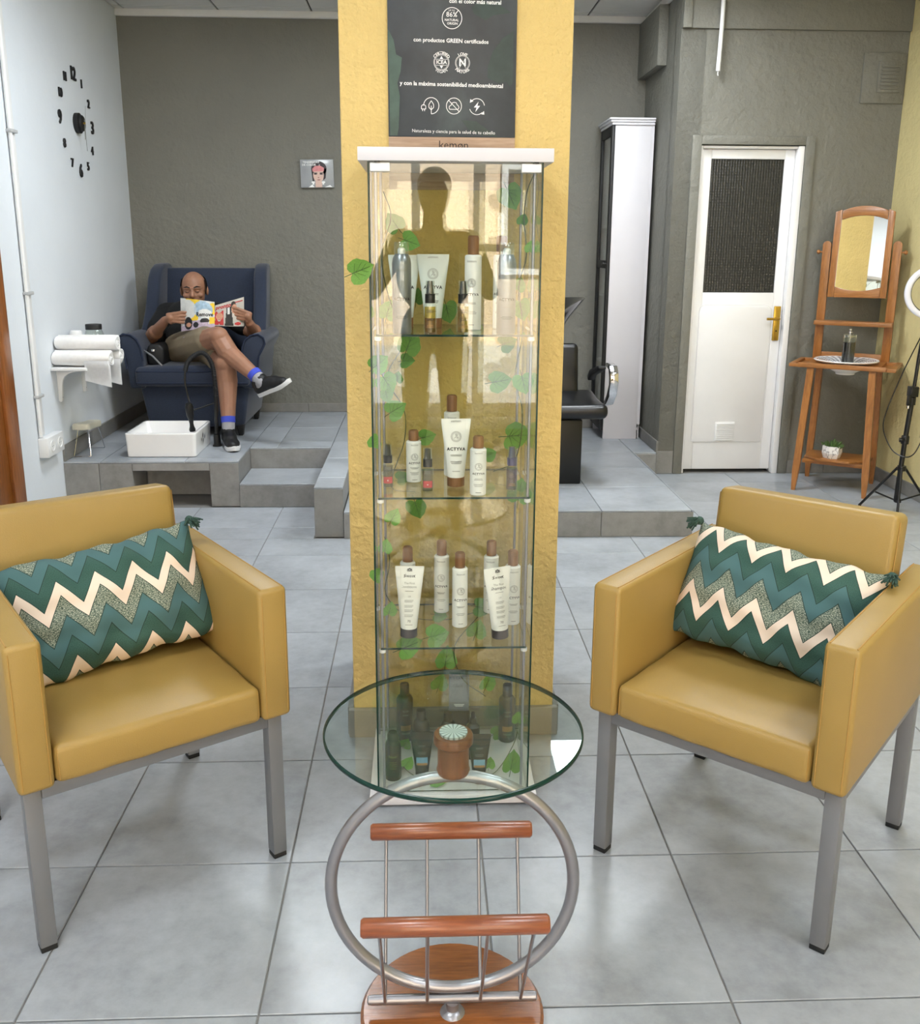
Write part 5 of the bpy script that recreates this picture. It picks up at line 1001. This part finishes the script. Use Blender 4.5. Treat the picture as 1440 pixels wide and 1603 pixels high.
# ------------------------------------------------------------------ small picture on the back wall
pc = thing('wall_picture', 'small printed portrait canvas on the grey back wall by the pillar', 'picture', (-.690, YB-.001, 1.885)); pc.rotation_euler = (0, -.015, 0); pc.scale = (1.12, 1, 1)
HW2, HH = .099, .09; box('canvas', (-HW2, -.025, -HH), (HW2, 0, HH), mat('canvas_grey', (150, 154, 158), .35, var=.1, vs=9, coat=.4), pc, .002)
def pp(nm, polys, m, lay): flat(nm, polys, m, pc, (0, -.0252-.0004*lay, 0))
ell = lambda cx, cz, rx, rz, n=20: [[(cx+rx*math.cos(2*PI*i/n), cz+rz*math.sin(2*PI*i/n)) for i in range(n)]]
PPK = mat('print_pink', (206, 130, 134), .4, var=.15, vs=60); PFC = mat('print_face', (206, 176, 164), .4, var=.04); PHD = mat('print_hair', (44, 34, 42), .4)
pp('printed_hair', ell(.012, .03, .046, .048)+[[(-.034, .03), (-.028, -.05), (-.018, -.05), (-.02, .03)], [(.058, .03), (.05, -.03), (.036, -.045), (.04, .03)]], PHD, 1); pp('printed_shoulder', [[(-.055, -.089), (-.03, -.07), (-.018, -.089)], [(.04, -.089), (.075, -.075), (.09, -.089)]], PRINTW, 1)
pp('printed_neck', rectp(-.012, .028, -.089, -.05), PFC, 1); pp('printed_face', ell(.008, -.010, .032, .047), PFC, 2); pp('printed_fringe', [[(-.026, .012), (.042, .014), (.042, .036), (.02, .05), (-.012, .048), (-.028, .03)]], PPK, 3); pp('printed_eyes', ell(-.009, -.003, .010, .0045, 12)+ell(.025, -.003, .010, .0045, 12)+linep([(-.022, .004), (.002, .003)], .004)+linep([(.016, .003), (.040, .005)], .004), PHD, 3); pp('printed_mouth', ell(.009, -.041, .010, .0035, 12)+ell(.008, -.026, .005, .003, 10), mat('print_lip', (150, 96, 96), .4), 3)
pp('printed_earring', ell(-.025, -.056, .011, .006, 12)+ell(-.024, -.066, .006, .006, 12), PRINTW, 3); pp('printed_earring', ell(.036, -.056, .011, .006, 12)+ell(.035, -.066, .006, .006, 12), PRINTW, 3)
text('lettering', 'TENDENCIAS', .0165, PRINTW, pc, (-.034, -.0268, .072), bold=.02); text('lettering', 'DE COLOR', .0165, PRINTW, pc, (-.046, -.0268, .055), bold=.02); text('lettering', '21', .009, PRINTW, pc, (.016, -.0268, .054), bold=.02)

# ------------------------------------------------------------------ salon chair with wash bowl
sc = thing('salon_chair', 'black leather backwash chair with chrome arm, half hidden by the pillar', 'chair', (.68, 5.0, PZ3+.0003))
box('pedestal', (-.2, .015, 0), (.203, .62, .36), BLACK, sc, .008); box('plinth', (-.17, .05, .36), (.17, .55, .372), BLACKM, sc, .004)
bm = bmesh.new(); add_box(bm, (-.33, -.06, .372), (.33, .44, .455), .035, 4); bmesh.ops.subdivide_edges(bm, edges=[e for e in bm.edges if e.calc_length() > .3], cuts=8, use_grid_fill=True)
for v in bm.verts:
    if v.co.z > .43: v.co.z += .012*math.sin(v.co.x*9+1)*math.sin(v.co.y*8)+.03*max(0, v.co.y)
new_obj('seat', bm_mesh(bm, 'seat', True, 60), BLACK_L, sc)
bm = bmesh.new(); add_box(bm, (-.255, 0, .42), (.235, .09, .745), .03, 4); bmesh.ops.transform(bm, matrix=Matrix.Translation((0, .36, .42)) @ Matrix.Rotation(-.18, 4, 'X') @ Matrix.Translation((0, 0, -.42)), verts=bm.verts); new_obj('backrest', bm_mesh(bm, 'back', True, 60), BLACK_L, sc)
for s in (-1, 1):
    ap = prism('armrest', [(.36, .56), (.30, .60), (.10, .645), (.03, .655), (.025, .635), (.09, .615), (.28, .57), (.34, .53)], s*.30-.022, s*.30+.022, 'yz', BLACKM, sc, .008)
    prism('chrome_arm', [(.13, .42), (.05, .44), (-.03, .50), (-.06, .57), (-.05, .625), (-.01, .66), (.09, .664), (.09, .645), (.01, .636), (-.015, .60), (-.015, .56), (.03, .50), (.09, .455)], s*.352-.022, s*.352+.022, 'yz', CHROME, sc, .004)
bm = bmesh.new(); rg = []; SEG = 28
for w, d, z, yo in ((.06, .06, .60, .68), (.10, .11, .66, .68), (.15, .17, .76, .68), (.215, .22, .86, .68), (.295, .27, .955, .68), (.305, .28, .965, .68), (.29, .265, .962, .68), (.20, .20, .88, .68), (.12, .13, .76, .68), (.05, .05, .72, .68)):
    rg.append([bm.verts.new((w*math.cos(2*PI*i/SEG), yo+d*math.sin(2*PI*i/SEG), z+.05*max(0, math.cos(2*PI*i/SEG))**2*(z-.6)-.10*max(0, -math.sin(2*PI*i/SEG))**6*(1 if z > .9 else 0))) for i in range(SEG)])
for a, b in zip(rg[:-1], rg[1:]):
    for i in range(SEG): bm.faces.new((a[i], a[(i+1) % SEG], b[(i+1) % SEG], b[i]))
bm.faces.new(rg[0]); bm.faces.new(rg[-1]); new_obj('wash_bowl', bm_mesh(bm, 'bowl', True, 50), mat('black_ceramic', (14, 14, 15), .08, var=.05, coat=.6), sc)
box('bowl_stand', (-.07, .60, 0), (.07, .76, .62), BLACK, sc, .01); tube('base_trim', [(-.2, .62, .01), (.26, .66, .01), (.28, .74, .01)], .007, CHROME, sc, 8)

# ------------------------------------------------------------------ tall white cabinet
tc_ = thing('tall_cabinet', 'tall white cabinet with black framed glass door on the low platform', 'cabinet', (1.231, 6.262, PZ3+.0003)); Wd, Dp, Hh = .262, .385, 2.03
box('side_panel', (0.012, 0, 0), (Wd-.02, .016, Hh), LAM_W, tc_, .001); box('side_panel', (.012, Dp-.016, 0), (Wd, Dp, Hh), LAM_W, tc_, .001); box('side_panel', (Wd-.02, .0, .1), (Wd, .016, Hh), LAM_W, tc_); box('back_panel', (Wd-.008, .016, .0), (Wd, Dp-.016, Hh), LAM_W, tc_); box('bottom_panel', (.014, .016, .06), (Wd-.008, Dp-.016, .078), LAM_W, tc_); box('top_panel', (.014, .016, Hh-.018), (Wd-.008, Dp-.016, Hh), LAM_W, tc_)
for k, (e, z) in enumerate(((.012, Hh), (.022, Hh+.016), (.032, Hh+.030))): box('cornice', (-e, -e, z), (Wd+.0, Dp+.0, z+(.016 if k < 2 else .012)), mat('cornice_white', (218, 218, 224), .3), tc_, .004)
for z in (.5, .95, 1.4): box('shelf', (.016, .016, z), (Wd-.008, Dp-.016, z+.016), LAM_W, tc_, .001)
dr = new_obj('door', None, None, tc_)
for lo, hi in (((-.008, 0, .06), (.011, .05, Hh)), ((-.008, Dp-.05, .06), (.011, Dp, Hh)), ((-.008, .05, .06), (.011, Dp-.05, .12)), ((-.008, .05, Hh-.06), (.011, Dp-.05, Hh)), ((-.008, .05, 1.14), (.011, Dp-.05, 1.19))): box('door_frame', lo, hi, BLACKM, dr, .002)
for z0, z1 in ((.12, 1.14), (1.19, Hh-.06)): box('door_pane', (0, .05, z0), (.004, Dp-.05, z1), GLASS, dr)
lathe('knob', [(0, 0), (.006, 0), (.006, .014), (.014, .018), (.014, .026), (.01, .03), (0, .03)], BLACK, tc_, (-.008, .025, 1.17), 12, (0, -PI/2, 0))

# ------------------------------------------------------------------ wooden washstand and what stands on it
WSX, WSY, WSR = 2.520, 5.465, math.radians(-32.2)
wst = thing('washstand', 'orange pine washstand with tilting mirror in the corner by the yellow wall', 'washstand', (WSX, WSY, 0), WSR)
for sx in (-1, 1):
    for sy in (-1, 1):
        bm = bmesh.new()
        rows = [(.0, .198, .205, .011), (.12, .194, .196, .019), (.735, .168, .162, .019)] if sy < 0 else [(.0, .19, .2, .011), (.12, .187, .192, .019), (.735, .168, .162, .019)]
        rr_ = [[bm.verts.new((sx*x+a*h_, sy*y+b*h_, z)) for a, b in ((-1, -1), (1, -1), (1, 1), (-1, 1))] for z, x, y, h_ in rows]
        for a, b in zip(rr_[:-1], rr_[1:]):
            for i in range(4): bm.faces.new((a[i], a[(i+1) % 4], b[(i+1) % 4], b[i]))
        bm.faces.new(rr_[0]); bm.faces.new(rr_[-1]); new_obj('leg', bm_mesh(bm, 'leg'), W_PINE, wst)
def holed(w, d, r, z0, z1, cx=0, cy=0, N=48):
    bm = bmesh.new(); o_, i_ = [], []
    for z in (z0, z1):
        O, I_ = [], []
        for k in range(N):
            a = 2*PI*k/N+PI/4; c, s = math.cos(a), math.sin(a); t_ = min(w/abs(c) if abs(c) > 1e-6 else 9, d/abs(s) if abs(s) > 1e-6 else 9); O.append(bm.verts.new((c*t_, s*t_, z))); I_.append(bm.verts.new((cx+r*c, cy+r*s, z)))
        o_.append(O); i_.append(I_)
    for k in range(N):
        j = (k+1) % N; bm.faces.new((o_[0][k], i_[0][k], i_[0][j], o_[0][j])); bm.faces.new((o_[1][k], o_[1][j], i_[1][j], i_[1][k])); bm.faces.new((o_[0][k], o_[0][j], o_[1][j], o_[1][k])); bm.faces.new((i_[0][k], i_[1][k], i_[1][j], i_[0][j]))
    return bm_mesh(bm, 'holed')
new_obj('table_top', holed(.205, .185, .112, .737, .757), W_PINE_X, wst)
for sx in (-1, 1):
    box('tray_bar', (sx*.205-(.0 if sx > 0 else .085), -.185, .737), (sx*.205+(.085 if sx > 0 else 0), -.15, .757), W_PINE_X, wst, .002); box('tray_bar', (sx*.205-(.0 if sx > 0 else .085), .15, .737), (sx*.205+(.085 if sx > 0 else 0), .185, .757), W_PINE_X, wst, .002); box('tray_bar', (sx*.275-.015, -.15, .737), (sx*.275+.015, .15, .757), W_PINE, wst, .002); box('tray_floor', (min(sx*.206, sx*.26), -.15, .737), (max(sx*.206, sx*.26), .15, .742), W_PINE_X, wst)
box('front_rail', (-.24, -.195, .737), (.24, -.185, .765), W_PINE_X, wst, .003)
box('cross_bar', (-.17, .16, .742), (.17, .18, .80), W_PINE_X, wst, .003)
for sx in (-1, 1): prism('mirror_post', [(-.024, .757), (.024, .757), (.024, 1.435)]+arc(0, 1.435, .024, 0, PI, 8)[1:], .155, .180, 'xz', W_PINE, wst, .002, loc=(sx*.194, 0, 0))
box('ledge', (-.218, .085, .966), (.218, .181, .992), W_PINE_X, wst, .003)
box('lower_shelf_bar', (-.185, -.02, .155), (-.16, .16, .175), W_PINE, wst, .002); box('lower_shelf_bar', (.16, -.02, .155), (.185, .16, .175), W_PINE, wst, .002); prism('lower_shelf', [(-.17, -.06), (-.09, -.135), (.09, -.135), (.17, -.06), (.17, .13), (-.17, .13)], .175, .19, 'xy', W_PINE_X, wst, .003)
box('lower_rail', (-.18, -.10, .150), (.18, -.08, .174), W_PINE_X, wst, .002)
mf = new_obj('mirror_frame', None, None, wst, (0, .162, 1.40), (-.06, 0, .020))
for sx in (-1, 1): prism('stile', [(-.018, -.27), (.018, -.27), (.018, .225 if sx > 0 else .24), (-.018, .24 if sx > 0 else .225)], -.012, .012, 'xz', W_PINE, mf, .003, loc=(sx*.145, -.002, 0))
topo = arc(0, .02, .30, PI/2-.43, PI/2+.43, 10); topi = arc(0, -.055, .32, PI/2+.40, PI/2-.40, 10)
prism('top_rail', [(x, z-.06) for x, z in topo]+[(x, z-.06) for x, z in topi], -.012, .012, 'xz', W_PINE_X, mf, .003); prism('bottom_rail', [(-.127, -.27), (.127, -.27)]+[(x, z) for x, z in arc(0, .13, .36, -PI/2+.36, -PI/2-.36, 10)], -.012, .012, 'xz', W_PINE_X, mf, .003)
box('mirror_glass', (-.128, -.002, -.235), (.128, .004, .225), MIRROR, mf)
for sx in (-1, 1): lathe('knob', [(0, 0), (.005, 0), (.005, .012), (.012, .018), (.013, .026), (.008, .033), (0, .034)], W_PINE, wst, (sx*.217, .168, 1.395), 14, (0, sx*PI/2, 0))
def onws(x, y, z): return (WSX+x*math.cos(WSR)-y*math.sin(WSR), WSY+x*math.sin(WSR)+y*math.cos(WSR), z)
bw = thing('wash_bowl', 'blue and white ceramic bowl set into the washstand top', 'bowl', onws(0, 0, 0), WSR)
PT = NT('blue_white_glaze'); tco = PT.coords(); sp = PT.new('ShaderNodeSeparateXYZ'); PT.link(tco, sp.inputs[0]); rad = PT.math('SQRT', PT.math('ADD', PT.math('POWER', sp.outputs[0], 2.), PT.math('POWER', sp.outputs[1], 2.))); ang = PT.math('ARCTAN2', sp.outputs[1], sp.outputs[0])
pat = PT.math('GREATER_THAN', PT.math('ADD', PT.math('SINE', PT.math('MULTIPLY', ang, 26.)), PT.math('MULTIPLY', PT.math('SINE', PT.math('MULTIPLY', rad, 520.)), 1.2)), .25); band = PT.math('MULTIPLY', PT.math('GREATER_THAN', rad, .075), PT.math('LESS_THAN', rad, .165)); up_ = PT.math('GREATER_THAN', sp.outputs[2], .752)
PT.bsdf(Base_Color=PT.mix(PT.math('MULTIPLY', PT.math('MULTIPLY', pat, band), up_), lin((232, 232, 230)), lin((38, 48, 92))), Roughness=.12)
lathe('bowl', [(0, .69), (.052, .69), (.055, .694), (.055, .70), (.085, .715), (.108, .745), (.111, .7575), (.176, .768), (.182, .775), (.179, .779), (.12, .770), (.085, .757), (.06, .752), (0, .751)], PT.m, bw, None, 48)
fp = thing('press_jar', 'cylindrical glass jar of dark liquid standing in the washstand bowl', 'jar', onws(.005, .01, .7525), WSR)
lathe('glass_body', [(0, 0), (.036, 0), (.037, .003), (.037, .172), (.035, .172), (.035, .005), (0, .005)], CLEARB, fp, None, 28); lathe('liquid', [(0, .006), (.0345, .006), (.0345, .125), (0, .125)], mat('dark_liquid', (12, 8, 12), .2), fp); lathe('lid_rim', [(.031, .158), (.0345, .158), (.0345, .166), (.031, .166)], CHROME, fp); lathe('plunger', [(0, .126), (.003, .126), (.003, .178), (.012, .182), (.012, .187), (.004, .191), (.008, .197), (.007, .204), (0, .206)], CHROME, fp, None, 14)
for a in range(5): tube('rim_clip', [(.0345*math.cos(a*1.25), .0345*math.sin(a*1.25), .150), (.0345*math.cos(a*1.25), .0345*math.sin(a*1.25), .170)], .003, CHROME, fp, 6)
pt = thing('planter', 'small white marbled pot with green succulent on the lower washstand shelf', 'plant pot', onws(-.02, -.06, .1902), WSR+.3); MB = NT('marble_ceramic'); mc = MB.coords(); nv = MB.noise(mc, 18., 5, .6); vn = MB.math('ABSOLUTE', MB.math('SUBTRACT', nv, .5)); MB.bsdf(Base_Color=MB.ramp(vn, [(.0, lin((120, 118, 120))), (.03, lin((228, 226, 224)))]), Roughness=.35)
bm = bmesh.new(); hx = lambda r, z, o=0.: [bm.verts.new((r*math.cos(PI/3*i+o), r*math.sin(PI/3*i+o), z)) for i in range(6)]; rg = [hx(.048, 0), hx(.058, .032), hx(.056, .074), hx(.05, .074), hx(.05, .062)]
for a, b in zip(rg[:-1], rg[1:]):
    for i in range(6): bm.faces.new((a[i], a[(i+1) % 6], b[(i+1) % 6], b[i]))
bm.faces.new(rg[0]); bm.faces.new(rg[-1]); new_obj('pot', bm_mesh(bm, 'pot'), MB.m, pt)
SUC = mat('succulent_green', (70, 96, 42), .6, var=.3, vs=40, rnd=.2); rr = random.Random(4); lm = lathe_me([(0, 0), (.004, .004), (.0065, .018), (.005, .03), (0, .042)], 6)
lm.materials.append(SUC)
for k in range(34):
    a = rr.uniform(0, 2*PI); r0 = .038*math.sqrt(rr.random()); ti = r0/.04*.9+rr.uniform(-.1, .2); o = new_obj('leaf', lm, None, pt, (r0*math.cos(a), r0*math.sin(a), .06), None); o.rotation_euler = (Matrix.Rotation(a, 3, 'Z') @ Matrix.Rotation(ti, 3, 'Y')).to_euler(); s_ = rr.uniform(.8, 1.25)*(1.25-.3*r0/.04); o.scale = (s_, s_, s_)

# ------------------------------------------------------------------ ring light on tripod
TX, TY = 2.63, 4.90
rl = thing('ring_light', 'black tripod with white ring light at the right edge', 'ring light', (TX, TY, 0))
tube('pole', [(-.01, 0, .06), (.0, 0, .40), (.012, 0, .62)], .0135, BLACK, rl, 12); tube('inner_pole', [(.012, 0, .6), (.022, 0, .86), (.032, 0, 1.03)], .0095, BLACK, rl, 10)
lathe('top_collar', [(0, .385), (.02, .385), (.021, .40), (.021, .425), (.018, .43), (0, .43)], BLACK, rl); lathe('leg_collar', [(0, .235), (.022, .235), (.024, .245), (.022, .262), (0, .262)], BLACK, rl); lathe('spread_collar', [(0, .055), (.018, .055), (.018, .075), (0, .075)], BLACK, rl); lathe('clamp_collar', [(0, .60), (.019, .60), (.019, .64), (.014, .645), (0, .645)], BLACK, rl, (.012, 0, 0))
tube('clamp_knob', [(-.01, -.015, .41), (-.03, -.02, .41)], .006, BLACK, rl, 8); lathe('knob_head', [(0, 0), (.012, 0), (.012, .012), (0, .012)], BLACK, rl, (-.03, -.02, .41), 10, (0, -PI/2, -.3))
for ex, ey in ((-.150, .125), (-.055, -.055-.06), (.205, .02)):
    d_ = Vector((ex, ey, 0)); tube('leg', [Vector((0, 0, .25))+d_.normalized()*.02, d_+Vector((0, 0, .008))], .007, BLACK, rl, 8); tube('leg_brace', [Vector((0, 0, .065))+d_.normalized()*.016, Vector((0, 0, .25)).lerp(d_, .62)], .005, BLACK, rl, 6); lathe('rubber_foot', [(0, 0), (.008, 0), (.008, .012), (0, .014)], RUBBER, rl, (d_.x, d_.y, 0), 8)
RC = Vector((.055, -.01, 1.195))
new_obj('ring_housing', None, None, rl, RC)
ho = bpy.data.objects['ring_housing']; ho.rotation_euler = (0, 0, -.35)
bm = bmesh.new(); SEG = 64; prf = [(.112, -.012), (.118, -.017), (.136, -.017), (.142, -.012), (.142, .012), (.136, .016), (.118, .016), (.112, .012)]; rg = [[bm.verts.new((r*math.cos(2*PI*i/SEG), y, r*math.sin(2*PI*i/SEG))) for r, y in prf] for i in range(SEG)]
for i in range(SEG):
    a, b = rg[i], rg[(i+1) % SEG]
    for k in range(8): bm.faces.new((a[k], a[(k+1) % 8], b[(k+1) % 8], b[k]))
new_obj('ring_diffuser', bm_mesh(bm, 'ring', True), mat('ring_white', (222, 222, 230), .35, var=.01), ho); tube('ring_inner_band', [(.111*math.cos(2*PI*i/64), .004, .111*math.sin(2*PI*i/64)) for i in range(64)], .004, BLACK, ho, 6, True)
tube('bracket', [(.03, 0, 1.02), (.045, .005, 1.04), (.055, .0, 1.055)], .009, BLACK, rl, 8)
box('phone_clip', (-.012, -.03, .645), (.03, .02, .70), BLACK, rl, .004); box('clip_jaw', (-.03, -.04, .60), (-.012, -.02, .66), BLACK, rl, .003); lathe('clip_screw', [(0, .585), (.006, .585), (.006, .60), (0, .60)], CHROME, rl, (-.022, -.03, 0), 8)
tube('cable', spline([(.045, .01, 1.02), (.03, .03, .95), (-.03, .06, .75), (-.085, .07, .55), (-.095, .06, .45), (-.05, .03, .345), (.0, -.016, .315), (.045, -.02, .33), (.075, -.02, .39), (.08, -.02, .42)], 8), .0032, BLACK, rl, 6); box('cable_switch', (.072, -.032, .42), (.094, -.01, .50), BLACK, rl, .004)

# ------------------------------------------------------------------ the person taking the picture (seen only as a reflection in the cabinet glass)
ph = thing('person', 'photographer in dark clothes, seen only as a reflection in the cabinet glass', 'person', (.07, -.33, 0)); DARKC = mat('dark_clothes', (34, 34, 38), .9)
fig = [E_((0, 0, 1.66), (.075, .095, .115)), E_((0, -.03, 1.70), (.085, .1, .09)), C((0, 0, 1.56), (0, -.01, 1.45), .058, .062), C((-.17, -.02, 1.43), (.17, -.02, 1.43), .07, .07), E_((0, -.02, 1.28), (.19, .12, .2)), E_((0, -.02, 1.0), (.17, .12, .18)), C((-.09, -.02, .92), (-.10, -.02, .48), .085, .06), C((.09, -.02, .92), (.10, -.02, .48), .085, .06), C((-.10, -.02, .48), (-.11, -.01, .08), .06, .042), C((.10, -.02, .48), (.11, -.01, .08), .06, .042), C((-.11, -.02, .05), (-.12, .13, .04), .04, .035), C((.11, -.02, .05), (.12, .13, .04), .04, .035),
       C((-.19, -.02, 1.42), (-.30, .06, 1.20), .05, .042), C((-.30, .06, 1.20), (-.175, .262, 1.36), .042, .028), C((.19, -.02, 1.42), (.27, .06, 1.20), .05, .042), C((.27, .06, 1.20), (.075, .262, 1.36), .042, .028)]
fig += hand_parts((-.175, .262, 1.36), (-.165, .288, 1.40), (.05, -.0, 1), (-.1, 1, 0), (.6, .0, .1), (.9, 0, .3), .9)+hand_parts((.075, .262, 1.36), (.055, .288, 1.40), (-.05, 0, 1), (.1, 1, 0), (-.6, 0, .1), (-.9, 0, .3), .9)
new_obj('body', blob(fig, .009, 3), DARKC, ph)
phn = thing('smartphone', 'smartphone held up by the photographer, seen only reflected', 'phone', (-.0, -.03, 1.43)); box('phone_body', (-.035, -.008, -.11), (.035, .0, .035), BLACK, phn, .003)
